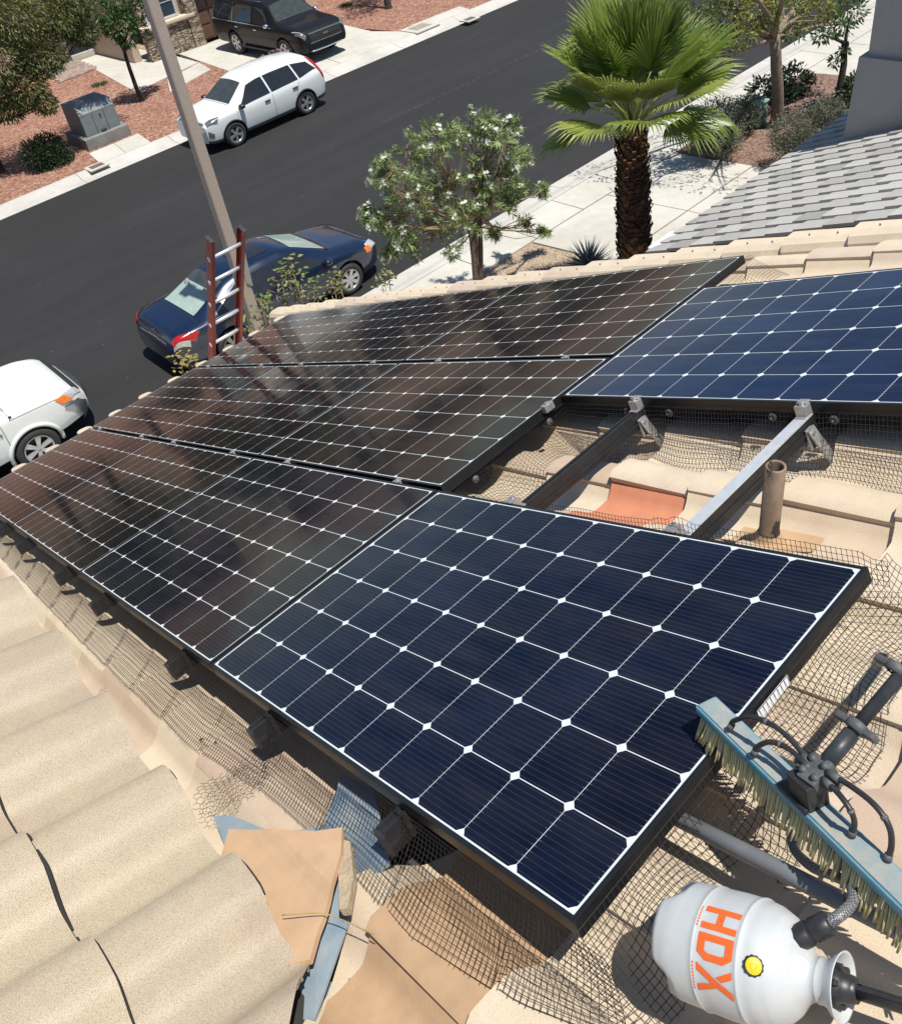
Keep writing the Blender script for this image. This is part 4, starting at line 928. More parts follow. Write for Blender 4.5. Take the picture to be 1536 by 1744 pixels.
# --- black full-size suv in the driveway, nose towards the street
def bigsuv():
    t=thing('parked_suv','large black suv with chrome trim standing nose out in the driveway','car',(18.22,29.45,.12),-math.pi/2+R(.5))
    c=Car([(-2.86,.45,.70,.80,.80,.86,.72),(-2.80,.40,1.10,1.45,.88,.93,.74),(-2.70,.38,1.16,1.80,.93,.97,.72),(-2.5,.36,1.17,1.88,.96,1.0,.74),(-1.5,.34,1.16,1.92,.98,1.02,.76),(0,.34,1.14,1.92,.98,1.02,.76),(.55,.34,1.13,1.86,.98,1.02,.74),(.85,.34,1.12,1.74,.98,1.02,.73),(1.35,.35,1.12,1.30,.98,1.01,.82),(1.6,.35,1.10,1.24,.97,1.0,.84),(2.3,.36,1.06,1.18,.95,.98,.84),(2.65,.38,1.00,1.10,.92,.95,.82),(2.78,.40,.92,1.00,.88,.90,.78),(2.86,.46,.74,.80,.80,.82,.70)])
    c.make(t,[pBlack,blackP],[(1.72,.41),(-1.38,.41)],.41,1.0)
    for sd in(-1,1):
        for nm,q in (('front_window',[(1.02,2.86),(.02,2.86),(.05,2.18),(.60,2.18)]),('rear_window',[(-.06,2.86),(-1.16,2.86),(-1.14,2.18),(-.03,2.18)]),('quarter_window',[(-1.30,2.86),(-2.55,2.84),(-2.45,2.2),(-1.26,2.18)])):
            b=MB(); c.patch(b,[(x,w*sd) for x,w in q],.008); b.build(nm,glassD,t,False)
        b=MB(); c.patch(b,[(1.14,2.93*sd),(-2.62,2.93*sd),(-2.62,2.98*sd),(1.14,2.98*sd)],.012,24,1); c.patch(b,[(-1.20,2.1*sd),(-1.24,2.1*sd),(-1.27,2.9*sd),(-1.23,2.9*sd)],.012,1,6); c.patch(b,[(-2.50,2.1*sd),(-2.53,2.1*sd),(-2.64,2.9*sd),(-2.60,2.9*sd)],.012,1,6); c.patch(b,[(1.1,5.0*sd),(-.95,5.0*sd),(-.95,4.92*sd),(1.1,4.92*sd)],.02,20,1); b.build('chrome_trim',chrome,t,False)
        b=MB(); c.patch(b,[(2.42,2.9*sd),(2.80,2.2*sd),(2.83,2.9*sd),(2.5,3.25*sd)],.010); b.build('headlight',darkL,t,False)
        b=MB(); c.patch(b,[(2.30,2.75*sd),(2.78,2.0*sd),(2.79,2.12*sd),(2.32,2.88*sd)],.014); b.build('headlight_strip',clearL,t,False)
        mirror(t,1.02,1.0,1.22,sd,chrome,)
    b=MB(); c.patch(b,[(1.36,-1.85),(1.36,1.85),(.76,1.6),(.76,-1.6)],.008,14,8); b.build('windscreen',glassG,t,False)
    b=MB(); c.patch(b,[(.30,-1.0),(.30,1.0),(-1.9,1.0),(-1.9,-1.0)],.006,8,8); b.build('sunroof',glassD,t,False)
    b=MB()
    for sd in(-1,1): seam(c,b,1.2,1.22,3.05*sd,5.0*sd); seam(c,b,-.02,-.02,3.0*sd,5.0*sd); seam(c,b,-1.22,-1.0,3.0*sd,4.0*sd)
    seam(c,b,1.46,1.46,-2.9,2.9); b.build('door_seams',trimB,t,False)
    b=MB(); b.cbox((2.82,0,.86),(.08,1.36,.32),b=.02); g=b.build('grille',blackP,t,False)
    b=MB()
    for z in(.74,.79,.84,.90,.95): 
        for k in range(15): b.box((2.865,-.62+k*.088+(.04 if int(z*100)%2 else 0),z),(.012,.070,.022))
    b.cbox((2.862,0,1.015),(.03,1.42,.035),b=.008); b.cbox((2.86,0,.70),(.02,1.36,.018),b=.005); b.build('grille_mesh',chrome,g,False)
    b=MB(); b.box((2.885,0,.875),(.012,.21,.042)); b.prism([V(2.888,-.05,.905),V(2.888,.06,.905),V(2.888,.05,.845),V(2.888,-.06,.845)],.01,V(1,0,0)); b.build('emblem',simple('gold_emblem',(.55,.38,.12),(.45,.3,.08),20,.3,.8),g,False)
    b=MB(); b.tube([V(2.70,-.86,.46),V(2.86,-.6,.44),V(2.90,0,.44),V(2.86,.6,.44),V(2.70,.86,.46)],.030,8); b.build('bumper_bar',chrome,t,False)
    for x in(1.72,-1.38):
        for sd in(-1,1): wheel(t,x,sd*.90,.41,sd,6,wd=.27)
    handle(c,t,.18,3.3,chrome); handle(c,t,-1.0,3.3,chrome)
    for sd in(-1,1):
        b=MB(); b.bar((1.2,sd*1.0,.36),(-.9,sd*1.0,.36),.14,.05); b.build('running_board',trimB,t,False); b=MB(); b.tube([c.S(.4,1.7*sd)+V(0,0,.03),c.S(-2.3,1.7*sd)+V(0,0,.03)],.02,6); b.build('roof_rail',blackP,t,False)
    b=MB(); b.cbox(V(1.0,.0,1.44)+V(0,-.45,0),(.02,.10,.03),b=.004)
bigsuv()
# --- navy saloon at the near kerb, nose towards +x
def saloon():
    t=thing('parked_car','navy blue sedan with a sunroof parked at the near kerb behind the ladder','car',(6.98,14.22,0),R(-.5))
    c=Car([(-2.47,.40,.58,.66,.56,.62,.5),(-2.44,.33,.78,.88,.70,.74,.58),(-2.36,.27,.90,.985,.78,.81,.62),(-2.0,.24,.94,1.035,.85,.87,.64),(-1.75,.22,.94,1.07,.87,.895,.62),(-1.05,.21,.93,1.38,.88,.91,.56),(-.75,.21,.92,1.445,.88,.915,.56),(-.2,.21,.92,1.475,.88,.92,.57),(.25,.21,.91,1.455,.88,.92,.57),(.50,.21,.91,1.39,.88,.915,.56),(1.28,.22,.90,1.02,.87,.90,.66),(1.6,.23,.86,.965,.86,.885,.66),(2.05,.25,.78,.88,.82,.84,.62),(2.3,.27,.70,.77,.72,.74,.54),(2.42,.30,.58,.64,.58,.60,.44),(2.46,.36,.50,.54,.46,.48,.36)])
    c.make(t,[pBlue,blackP],[(1.42,.33),(-1.38,.33)],.33,.90)
    for sd in(-1,1):
        for nm,q in (('front_window',[(1.08,2.86),(-.08,2.86),(-.04,2.16),(.46,2.16)]),('rear_window',[(-.14,2.86),(-1.08,2.86),(-.80,2.2),(-.10,2.16)]),('quarter_window',[(-1.14,2.86),(-1.60,2.78),(-1.12,2.35),(-.86,2.22)])):
            b=MB(); c.patch(b,[(x,w*sd) for x,w in q],.008); b.build(nm,glassD,t,False)
        b=MB(); c.patch(b,[(1.98,2.75*sd),(2.28,2.2*sd),(2.34,3.0*sd),(2.06,3.4*sd)],.009); b.build('headlight',clearL,t,False)
        b=MB(); c.patch(b,[(1.92,3.05*sd),(2.06,2.85*sd),(2.12,3.45*sd),(1.97,3.5*sd)],.012); b.build('turn_signal',ambL,t,False)
        b=MB(); c.patch(b,[(-1.92,3.05*sd),(-2.40,2.35*sd),(-2.43,3.0*sd),(-2.05,3.5*sd)],.010); tl_=b.build('tail_light',redL,t,False)
        b=MB(); c.patch(b,[(-2.14,3.3*sd),(-2.42,2.95*sd),(-2.44,3.25*sd),(-2.16,3.62*sd)],.013); b.build('reverse_lens',clearL,tl_,False)
        b=MB(); c.patch(b,[(-1.66,2.72*sd),(-1.72,2.76*sd),(-.84,2.12*sd),(-.86,2.2*sd)],.012); c.patch(b,[(-1.10,2.90*sd),(-1.74,2.84*sd),(-1.72,2.78*sd),(-1.12,2.86*sd)],.012); b.build('window_trim',chrome,t,False)
        mirror(t,.95,.90,.98,sd,pBlue)
    b=MB(); c.patch(b,[(1.26,-1.8),(1.26,1.8),(.52,1.5),(.52,-1.5)],.008,14,8); b.build('windscreen',glassP,t,False)
    b=MB(); c.patch(b,[(1.27,-1.95),(1.27,1.95),(1.19,1.9),(1.19,-1.9)],.012,14,2); b.build('cowl',blackP,t,False)
    b=MB(); c.patch(b,[(-1.80,-1.62),(-1.80,1.62),(-1.28,1.58),(-1.28,-1.58)],.008,14,6); rg=b.build('rear_glass',glassP,t,False)
    b=MB(); c.patch(b,[(-1.28,-1.58),(-1.28,1.58),(-1.02,1.5),(-1.02,-1.5)],.008,14,4); b.build('rear_glass_tint',glassG,rg,False)
    for y in(-.33,.33):
        b=MB(); b.lathe([(.0,-.035),(.07,-.035),(.10,.0),(.09,.03),(.0,.035)],c.S(-1.36,0)+V(0,y,.005),(V(0,1,0),V(.5,0,.87),V(-.87,0,.5)),14,lambda r,z,a:(r,z*.3)); b.build('headrest',simple('grey_upholstery',(.30,.30,.28),rough=.8) if y<0 else MAT['grey_upholstery'],rg,False)
    b=MB(); c.patch(b,[(.12,-.95),(.12,.95),(-.52,.95),(-.52,-.95)],.006,8,8); b.build('sunroof',glassD,t,False)
    b=MB()
    for sd in(-1,1): seam(c,b,1.16,1.12,3.05*sd,5.0*sd); seam(c,b,-.11,-.11,2.95*sd,5.0*sd); seam(c,b,-1.40,-1.06,2.95*sd,4.2*sd)
    seam(c,b,-1.86,-1.86,-2.7,2.7,.012); b.build('door_seams',blackP,t,False)
    b=MB(); c.patch(b,[(-2.435,-1.55),(-2.435,1.55),(-2.455,1.9),(-2.455,-1.9)],.008,8,2); b.cbox((-2.45,0,.74),(.02,.32,.16),b=.004); b.build('number_plate',darkL,t,False)
    b=MB()
    for y in(-.045,.045): b.bar((-2.395,y*1.15,.945),(-2.43,y*.85,.865),.014,.010,V(1,0,0))
    b.bar((-2.412,-.045,.905),(-2.412,.045,.905),.014,.010,V(1,0,0)); b.build('emblem',chrome,t,False)
    b=MB(); c.patch(b,[(2.36,-1.9),(2.36,1.9),(2.45,2.6),(2.45,-2.6)],.010,8,3); b.build('grille',blackP,t,False)
    for x in(1.42,-1.38):
        for sd in(-1,1): wheel(t,x,sd*.82,.33,sd,7)
    handle(c,t,.10,3.25,pBlue); handle(c,t,-.95,3.25,pBlue)
saloon()
# --- white pickup at the near kerb, nose towards +x
def pickup():
    t=thing('pickup_truck','white pickup truck with a dark front bumper, cut by the left picture edge','pickup',(.34,14.40,0),R(-.5))
    c=Car([(-2.6,.50,.85,1.00,.80,.84,.78),(-2.55,.42,1.08,1.12,.86,.88,.82),(-1.1,.40,1.10,1.14,.90,.92,.84),(-1.0,.40,1.12,1.60,.90,.92,.70),(-.8,.40,1.12,1.74,.90,.93,.70),(.35,.40,1.10,1.75,.90,.93,.70),(.62,.40,1.09,1.66,.90,.93,.69),(1.20,.40,1.08,1.22,.90,.92,.80),(1.5,.40,1.06,1.18,.90,.915,.82),(2.0,.42,1.02,1.12,.88,.90,.80),(2.3,.44,.94,1.04,.82,.84,.74),(2.44,.46,.86,.94,.74,.76,.64),(2.52,.48,.74,.80,.62,.64,.52)])
    c.make(t,[pWhite,blackP],[(1.42,.37),(-1.75,.37)],.37,.92)
    for sd in(-1,1):
        b=MB(); c.patch(b,[(.98,2.86*sd),(-.1,2.86*sd),(-.05,2.18*sd),(.52,2.18*sd)],.008); b.build('front_window',glassD,t,False)
        b=MB(); c.patch(b,[(-.16,2.86*sd),(-.85,2.86*sd),(-.80,2.2*sd),(-.11,2.18*sd)],.008); b.build('rear_window',glassD,t,False)
        b=MB(); c.patch(b,[(2.10,2.75*sd),(2.40,2.1*sd),(2.46,2.9*sd),(2.2,3.35*sd)],.012); b.build('headlight',clearL,t,False)
        b=MB(); c.patch(b,[(1.98,3.0*sd),(2.16,2.78*sd),(2.27,3.4*sd),(2.06,3.42*sd)],.016); b.build('turn_signal',ambL,t,False)
        mirror(t,.80,.92,1.20,sd,blackP); arch(t,c,1.42,.37,pWhite,th=.04,sides=(sd,))
        b=MB()
        for k in range(8):
            p=c.S(.62+k*.055,3.45*sd)+V(0,sd*.012,0); b.box(p,(.036,.008,.05 if k else .06)); b.box(p+V(.016,0,.006),(.008,.009,.03),m=0)
        b.build('badge_lettering',darkL,t,False)
    b=MB(); c.patch(b,[(1.20,-1.85),(1.20,1.85),(.60,1.6),(.60,-1.6)],.008,14,8); b.build('windscreen',glassG,t,False)
    b=MB(); pts=[]
    for y in np.linspace(-.93,.93,17): pts.append(V(2.63-.36*abs(y/.95)**2.4,y*1.0,.62))
    vs=[];
    for z,o in((.83,-.22),(.81,-.02),(.64,.04),(.46,.0)):
        for p in pts: vs.append(V(p.x+o,p.y,z))
    n=len(pts); b.add(vs,[(j*n+i,j*n+i+1,(j+1)*n+i+1,(j+1)*n+i) for j in range(3) for i in range(n-1)],sm=True)
    b.build('front_bumper',simple('dark_grey_bumper',(.030,.034,.040),(.045,.05,.056),20,.5),t,False)
    b=MB(); c.patch(b,[(2.36,-2.0),(2.36,2.0),(2.47,2.5),(2.47,-2.5)],.014,10,4); b.build('grille',blackP,t,False)
    b=MB(); seam(c,b,1.06,1.06,2.9,5.0); seam(c,b,1.06,1.06,-2.9,-5.0); seam(c,b,1.24,1.24,-2.9,2.9,.012)
    for sd in(-1,1):
        c.patch(b,[(1.22,2.92*sd),(2.25,2.95*sd),(2.25,2.99*sd),(1.22,2.96*sd)],.004,16,1)
    b.build('panel_seams',trimB,t,False)
    b=MB(); p=c.S(1.26,-2.75); b.cbox(p+V(0,0,.02),(.05,.03,.03),b=.008); b.tube([p+V(0,0,.02),p+V(-.25,.02,.75)],.004,5); b.build('aerial',blackP,t,False)
    for x in(1.42,-1.75):
        for sd in(-1,1): wheel(t,x,sd*.84,.37,sd,6,wd=.25)
pickup()

# ------------------------------------------------------------ vegetation
def leafmat(name,cols,trans=.25,rough=.5): return rndmat(name,cols,rough,3,.25,trans=trans)
L_acacia=leafmat('acacia_leaves',[(.045,.065,.018),(.085,.105,.028),(.14,.15,.04),(.19,.18,.06)])
L_green=leafmat('green_leaves',[(.030,.060,.018),(.055,.105,.028),(.085,.15,.04)])
L_dark=leafmat('dark_leaves',[(.014,.028,.012),(.025,.045,.018),(.045,.07,.028)])
L_ole=leafmat('oleander_leaves',[(.09,.15,.05),(.17,.25,.08),(.25,.33,.12),(.32,.37,.18)])
L_aut=leafmat('turning_leaves',[(.05,.10,.022),(.09,.15,.03),(.14,.18,.04),(.26,.24,.045),(.34,.22,.04)])
L_sage=leafmat('sage_leaves',[(.055,.07,.045),(.09,.105,.07),(.14,.15,.10),(.19,.18,.13)])
L_vine=leafmat('vine_leaves',[(.05,.09,.02),(.12,.17,.04),(.20,.23,.06),(.16,.07,.04)])
L_palm=leafmat('palm_blades',[(.06,.11,.018),(.13,.20,.032),(.22,.28,.055),(.32,.34,.10)],.35,.38)
L_yel=leafmat('yellow_leaves',[(.20,.17,.03),(.32,.26,.05),(.15,.16,.04)])
petal=leafmat('white_petals',[(.62,.62,.58),(.74,.74,.70)],.3); petalP=leafmat('pink_petals',[(.42,.20,.24),(.55,.32,.36),(.36,.14,.2)],.3)
def rv(s=1.): 
    while True:
        v=V(rng.uniform(-1,1),rng.uniform(-1,1),rng.uniform(-1,1))
        if .05<v.length<=1: return v*s
def crown(b,clumps,L,w,droop=.2,per=1.,sq=1.,shell=.55,cr=None):
    for c,r,n in clumps:
        c=Vector(c); base=rng.gauss(.5,.13) if cr is None else cr
        for i in range(int(n*per)):
            v=rv(); v=v*(shell+(1-shell)*rng.random())/max(v.length,.3)*v.length**.3
            p=c+V(v.x*r,v.y*r,v.z*r*sq); d=(v.normalized()+rv(.9)-V(0,0,droop)).normalized()
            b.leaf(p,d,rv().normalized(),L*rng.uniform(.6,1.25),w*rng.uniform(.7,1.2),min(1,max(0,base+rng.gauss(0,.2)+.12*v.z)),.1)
def limb(b,a,c,r0,r1,bend=.15,n=6):
    a=Vector(a); c=Vector(c); P=[]; o=rv((c-a).length*bend)
    for i in range(n+1):
        t=i/n; P.append(a.lerp(c,t)+o*math.sin(math.pi*t)*.5+rv(r0*.15))
    b.tube(P,[r0+(r1-r0)*i/n for i in range(n+1)],8); return P
def tree(name,label,base,fork,clumps,mats,tr=(.12,.08),leaf=(.09,.03),per=1.,droop=.2,limbs=True,sq=.8,group=None,lb=None):
    t=thing(name,label,'tree',base,0,group); b=MB(); base=Vector(base); fork=Vector(fork)
    limb(b,base-V(0,0,.1),fork,tr[0],tr[1],.08)
    b.lathe([(tr[0]*1.6,-.08),(tr[0]*1.15,.06),(tr[0],.2)],base,n=10)
    b.build('trunk',mats[0],t)
    if limbs:
        for c,r,n in clumps:
            b=MB(); P=limb(b,fork-V(0,0,.05),Vector(c),tr[1]*.62,.012,.2)
            for k in range(3): limb(b,P[3+k%3],Vector(c)+rv(r*.8),tr[1]*.22,.006,.2,4)
            b.build('limb',mats[0],t)
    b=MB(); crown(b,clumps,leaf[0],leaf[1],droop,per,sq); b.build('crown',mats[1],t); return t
def at(x,y,Y): return hit(x,y,(0,Y,0),(0,1,0))
# acacia at the upper left
ab=V(6.9,28.4,.1)
tree('shade_tree','large fine leaved olive green tree filling the upper left corner',ab,ab+V(.1,0,1.5),
  [(at(15,30,27.4),1.15,1500),(at(70,95,27.2),.75,800),(at(40,150,27.3),.75,800),(at(-20,100,27.5),1.2,1300),(at(105,30,27.2),.75,800),(at(140,55,27.1),.5,420),(at(75,175,27.1),.40,300),(at(95,-30,27.9),1.3,1200),(at(10,180,27.5),.6,420),(at(-60,10,27.7),1.6,1500),(at(130,5,27.1),.55,420)],(barkD,L_acacia),(.15,.10),(.13,.038),2.9,.7)
sb=G(243,172,.1)
tree('young_tree','small green tree with slim dark trunk between the front path and lamp post',sb,at(211,85,sb.y),
  [(at(205,40,sb.y-.2),.58,700),(at(180,20,sb.y),.5,520),(at(228,18,sb.y+.1),.5,480),(at(215,65,sb.y-.3),.36,300),(at(200,-15,sb.y),.75,700),(at(238,50,sb.y),.3,160),(at(172,45,sb.y),.3,160)],(barkD,L_green),(.085,.06),(.15,.055),1.0,.35)
tb_=G(662,14,.1)
tree('shade_tree','tree past the driveway of which only the trunk foot and its shade show',tb_,tb_+V(0,.2,1.7),[(tb_+V(rng.uniform(-1.2,1.2),rng.uniform(-1.2,1.2),3.1+rng.uniform(-.3,.6)),.8,420) for k in range(8)],(barkD,L_green),(.13,.09),(.13,.05))
# leafy masses seen only as reflections in the panels
for k,(x,y,h) in enumerate(((-6,34,6.5),(3.5,31,6.0),(27,31,6.2),(37,33,7),(.3,30.6,4.4),(5.6,32.4,4.6),(-2.8,31.2,4.2))):
    tree('street_tree',['dark leafy tree in the far yard left of the shade tree','leafy tree in the far yard near the left neighbour','leafy tree in the far yard right of the driveway','tall tree in the far yard farthest along the street','low broad tree in the far yard before the left neighbour garage','low broad tree in the far yard just left of the shade tree','low broad tree in the far yard beside the left neighbour drive'][k],V(x,y,.1),V(x,y,2.2),[(V(x+rng.uniform(-1.6,1.6),y+rng.uniform(-1.3,1.3),h*.62+rng.uniform(-1.2,1.4)),1.15,420) for q in range(9)],(barkD,L_green),(.16,.11),(.2,.08),1,.3,False,.9,'trees beyond the picture across the street')
def shrub(name,label,base,clumps,mats,leaf,per=1.,droop=0,sq=1.,stems=9,cat='shrub',flowers=None,sr=.012):
    t=thing(name,label,cat,base); b=MB(); base=Vector(base)
    for k in range(stems):
        c,r,n=clumps[k%len(clumps)]; limb(b,base+V(rng.uniform(-.08,.08),rng.uniform(-.08,.08),0),Vector(c)+rv(r*.75),sr,.004,.18,5)
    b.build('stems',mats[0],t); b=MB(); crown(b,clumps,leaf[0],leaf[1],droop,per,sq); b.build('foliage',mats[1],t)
    if flowers:
        b=MB()
        for c,r,n in clumps:
            for k in range(max(1,int(n*flowers[1]))):
                v=rv(); v.z=abs(v.z); p=Vector(c)+v.normalized()*r*1.02
                for q in range(6): b.leaf(p+rv(.03),(v+rv(.9)).normalized(),rv().normalized(),flowers[2],flowers[2]*.8,rng.random())
        b.build('flowers',flowers[0],t)
    return t
hb_=V(8.0,27.3,.1)
shrub('round_shrub','round dark green shrub in the shade left of the utility cabinet',hb_,[(at(88,275,27.2),.62,1100),(at(62,262,27.2),.5,600),(at(108,272,27.2),.42,600),(at(84,252,27.3),.5,600)],(barkD,L_dark),(.085,.04),3.0)
pb_=V(15.6,27.3,.1)
shrub('flowering_shrub','pink flowering shrub between the crossover roof and the black suv',pb_,[(at(472,101,27.2),.32,260),(at(450,108,27.2),.25,200),(at(492,104,27.2),.25,180),(at(430,118,27.2),.25,160)],(twig,L_sage),(.07,.03),1,flowers=(petalP,.10,.045))
for i,(x,y,r,lb) in enumerate(((170,145,.3,'bright green grass tuft on the red gravel near the front path'),(590,10,.25,'small green tuft in the gravel right of the black suv'))):
    p=G(x,y,.1); t=thing('grass_tuft',lb,'grass tuft',p); b=MB()
    for k in range(420):
        a=rng.random()*6.28; q=p+V(math.cos(a),math.sin(a),0)*r*rng.random()**.6; b.leaf(q,V(math.cos(a)*.5,math.sin(a)*.5,1)+rv(.3),rv().normalized(),rng.uniform(.06,.16),.012,rng.random())
    b.build('blades',L_green,t)
# white flowering oleander behind the eave
ob_=V(at(808,478,10.45).x,10.45,.1)
ocl=[]
for x,y,r in ((700,270,.5),(745,240,.5),(800,235,.5),(850,240,.42),(690,330,.5),(740,320,.55),(800,310,.6),(850,300,.5),(885,270,.30),(660,300,.34),(680,385,.42),(740,380,.5),(790,370,.5),(840,345,.45),(880,330,.34),(640,375,.26),(700,425,.26),(830,205,.22),(870,215,.22),(895,380,.16),(925,395,.14),(630,365,.16),(925,325,.14),(840,400,.2),(770,430,.16),(665,430,.16)): ocl.append((at(x,y,10.45+rng.uniform(-.5,.5)),r*.9,1))
t=thing('oleander','white flowering oleander with tangled pale branches, between the sedan and the palm','shrub',ob_)
b=MB(); stemtop=[]
for k,(x,y) in enumerate(((803,440),(812,425),(795,430))):
    e=at(x-4+8*k,y-60,10.4); limb(b,ob_+V(.04*k-.04,.03*k,-.1),e,.06-.01*k,.04,.06); stemtop.append(e)
b.build('trunk',bark,t)
b=MB(); tips=[]
for c,r,n in ocl:
    P=limb(b,stemtop[rng.randrange(3)],c,.022,.010,.22)
    for k in range(int(8+r*40)):
        v=rv(); v.z=v.z*.8+.15; e=Vector(c)+v.normalized()*r*rng.uniform(.55,1.05); limb(b,P[rng.choice((3,4,5))] if k%2 else Vector(c)+rv(r*.35),e,.008,.004,.25,4); tips.append((e,(e-Vector(c)).normalized()))
b.build('branches',twig,t)
b=MB(); fb=MB()
for e,d in tips:
    base=rng.gauss(.5,.2)
    for q in range(3):
        o=e-d*.075*q+rv(.012)
        for k in range(9):
            a=rng.random()*6.28; sdv=d.orthogonal().normalized(); s2=d.cross(sdv); dd=(d*.55+(sdv*math.cos(a)+s2*math.sin(a))*rng.uniform(.5,1.1)+V(0,0,-.1)).normalized()
            b.leaf(o,dd,d,rng.uniform(.09,.17),.021,min(1,max(0,base+rng.gauss(0,.2))),.12)
    if d.z>-.25 and rng.random()<(.62 if e.x<9.5 or e.z>2.3 else .35):
        for q in range(rng.randint(2,5)):
            o=e+d*.05+rv(.05)
            for k in range(5):
                a=k*1.257+q; sdv=d.orthogonal().normalized(); s2=d.cross(sdv); fb.leaf(o,(d*.4+sdv*math.cos(a)+s2*math.sin(a)),d,.036,.032,rng.random())
b.build('foliage',L_ole,t); fb.build('flowers',petal,t)
# fan palm
PY_=8.0; ptop=at(1078,228,PY_); pb0=V(ptop.x-.03,PY_,.05)
t=thing('fan_palm','short fan palm with a shaggy brown trunk and bright green fronds by the driveway','palm',pb0)
trunkM=rndmat('palm_boots',[(.028,.015,.009),(.085,.044,.022),(.21,.115,.052),(.36,.225,.115)],.9,10,.3)
b=MB(); Hh=ptop.z-.05; b.lathe([(.27,-.1),(.255,.4),(.26,Hh*.5),(.24,Hh*.8),(.18,Hh),(.11,Hh+.15)],pb0,n=18)
n=0
for i in range(46):
    z=i/46*Hh; rr=.26-.05*max(0,(z/Hh-.6)/.4)
    for j in range(13):
        a=(j+.5*(i%2))/13*6.283+rng.uniform(-.08,.08); d=V(math.cos(a),math.sin(a),0); u=V(-d.y,d.x,0); p=pb0+d*(rr-.02)+V(0,0,z)
        L=rng.uniform(.10,.17); o=d*rng.uniform(.035,.085)+V(0,0,L); w=rng.uniform(.05,.075)
        b.add([p-u*w,p+u*w,p+u*w*.6+o,p-u*w*.6+o,p-u*w*.5+o-d*.025+V(0,0,.01),p+u*w*.5+o-d*.025+V(0,0,.01)],[(0,1,2,3),(3,2,5,4)],r=min(1,max(0,(.22 if z>Hh*.42 else .55)+rng.gauss(0,.17))))
b.build('trunk',trunkM,t)
petM=simple('petiole',(.22,.26,.06),(.30,.30,.09),20,.5); top=V(ptop.x,ptop.y,ptop.z+.05)
def frond(d,Lp,Lb,droop,nb=38,spread=2.3):
    d=Vector(d).normalized(); b=MB(); e=top+d*Lp+V(0,0,-droop*.15*Lp); mid=top+d*Lp*.5+V(0,0,.06*Lp); b.tube([top-d*.05,mid,e],[.026,.016,.011],6,m=1)
    dd=(e-mid).normalized(); side=dd.cross(V(0,0,1)); side=side.normalized() if side.length>.1 else V(1,0,0); up=side.cross(dd)
    base=rng.gauss(.5,.14)
    for i in range(nb):
        a=(i/(nb-1)-.5)*spread; k=1-.35*abs(a/spread*2)**2
        v=(dd*math.cos(a)+side*math.sin(a)+up*(.16*abs(math.sin(a))+.05)).normalized(); L=Lb*k*rng.uniform(.9,1.06); w=.034*Lb
        x=v.cross(up).normalized(); q0=e; q1=e+v*L*.5+V(0,0,-.03*droop*L); q2=e+v*L*.80+V(0,0,-.12*droop*L); q3=e+v*L+V(0,0,-.34*droop*L)+rv(.03)
        r=min(1,max(0,base+rng.gauss(0,.13)))
        b.add([q0,q1+x*w*.5,q1-x*w*.5,q1+up*.014,q2+x*w*.42,q2-x*w*.42,q2+up*.01,q3],[(0,1,3),(0,3,2),(1,4,6,3),(3,6,5,2)],r=r)
        b.add([q2+x*w*.42,q2-x*w*.42,q3,q2+up*.01],[(0,2,3),(3,2,1)],r=min(1,r+(.25 if rng.random()<.6 else 0)))
    b.build('frond',[L_palm,petM],t)
fr_=[]
for ring,(n,el,Lp,Lb,dr) in enumerate(((4,84,1.1,1.55,.06),(7,70,1.15,1.55,.15),(9,54,1.1,1.5,.3),(8,36,1.0,1.35,.55),(4,18,.9,1.15,1.0))):
    for i in range(n):
        a=2*math.pi*(i+.37*ring)/n+rng.uniform(-.2,.2); e=R(el+rng.uniform(-7,7))
        if ring==4 and math.cos(a-R(219))>.55: a+=R(60)
        frond((math.cos(a)*math.cos(e),math.sin(a)*math.cos(e),math.sin(e)),Lp*rng.uniform(.85,1.1)*.88,Lb*rng.uniform(.85,1.08)*.82,dr)
# agave by the palm
p=G(1003,452,.1); t=thing('agave','blue grey spiky agave rosette on the gravel below the palm','plant',p); b=MB()
for k in range(64):
    a=k*2.39996; e=R(14+62*(1-k/64)**.8*0+ (k/64)*62); d=V(math.cos(a)*math.cos(e),math.sin(a)*math.cos(e),math.sin(e)); u=V(-math.sin(a),math.cos(a),0); L=rng.uniform(.50,.68); n_=u.cross(d)*-1
    b.add([p,p+d*L*.4+u*.026+n_*.01,p+d*L*.4-u*.026+n_*.01,p+d*L,p+d*L*.4-n_*.006],[(0,1,4),(0,4,2),(1,3,4),(4,3,2)],r=rng.random())
b.build('leaves',leafmat('agave_leaves',[(.10,.13,.13),(.16,.19,.19),(.24,.27,.26)],.1),t)
# trees and bushes in the neighbour's bed
b3=V(19.2,10.24,.12); f3=at(1318,60,10.2)
tree('street_tree','grey trunked tree with green leaves turning yellow and orange, right of the palm',b3,f3,
  [(at(1235,25,10.2),.55,430),(at(1290,20,9.9),.55,430),(at(1345,20,10.4),.5,330),(at(1215,60,10.1),.34,220),(at(1260,60,9.8),.35,220),(at(1385,15,10),.5,330),(at(1240,90,10.2),.2,60),(at(1310,-40,10.2),.9,600),(at(1200,-10,10.3),.7,500),(at(1420,-20,10.2),.7,400),(at(1350,55,10),.28,120),(at(1440,40,9.9),.3,90),(V(15.4,10.8,4.9),.8,150),(V(15.9,9.3,5.0),.9,170),(V(15.2,9.7,4.9),.7,120),(V(16.0,8.3,5.1),.8,140),(V(17.2,10.6,5.2),.8,150)],(barkG,L_aut),(.15,.115),(.125,.05),1.0,.5)
b4=V(20.9,9.62,.12)
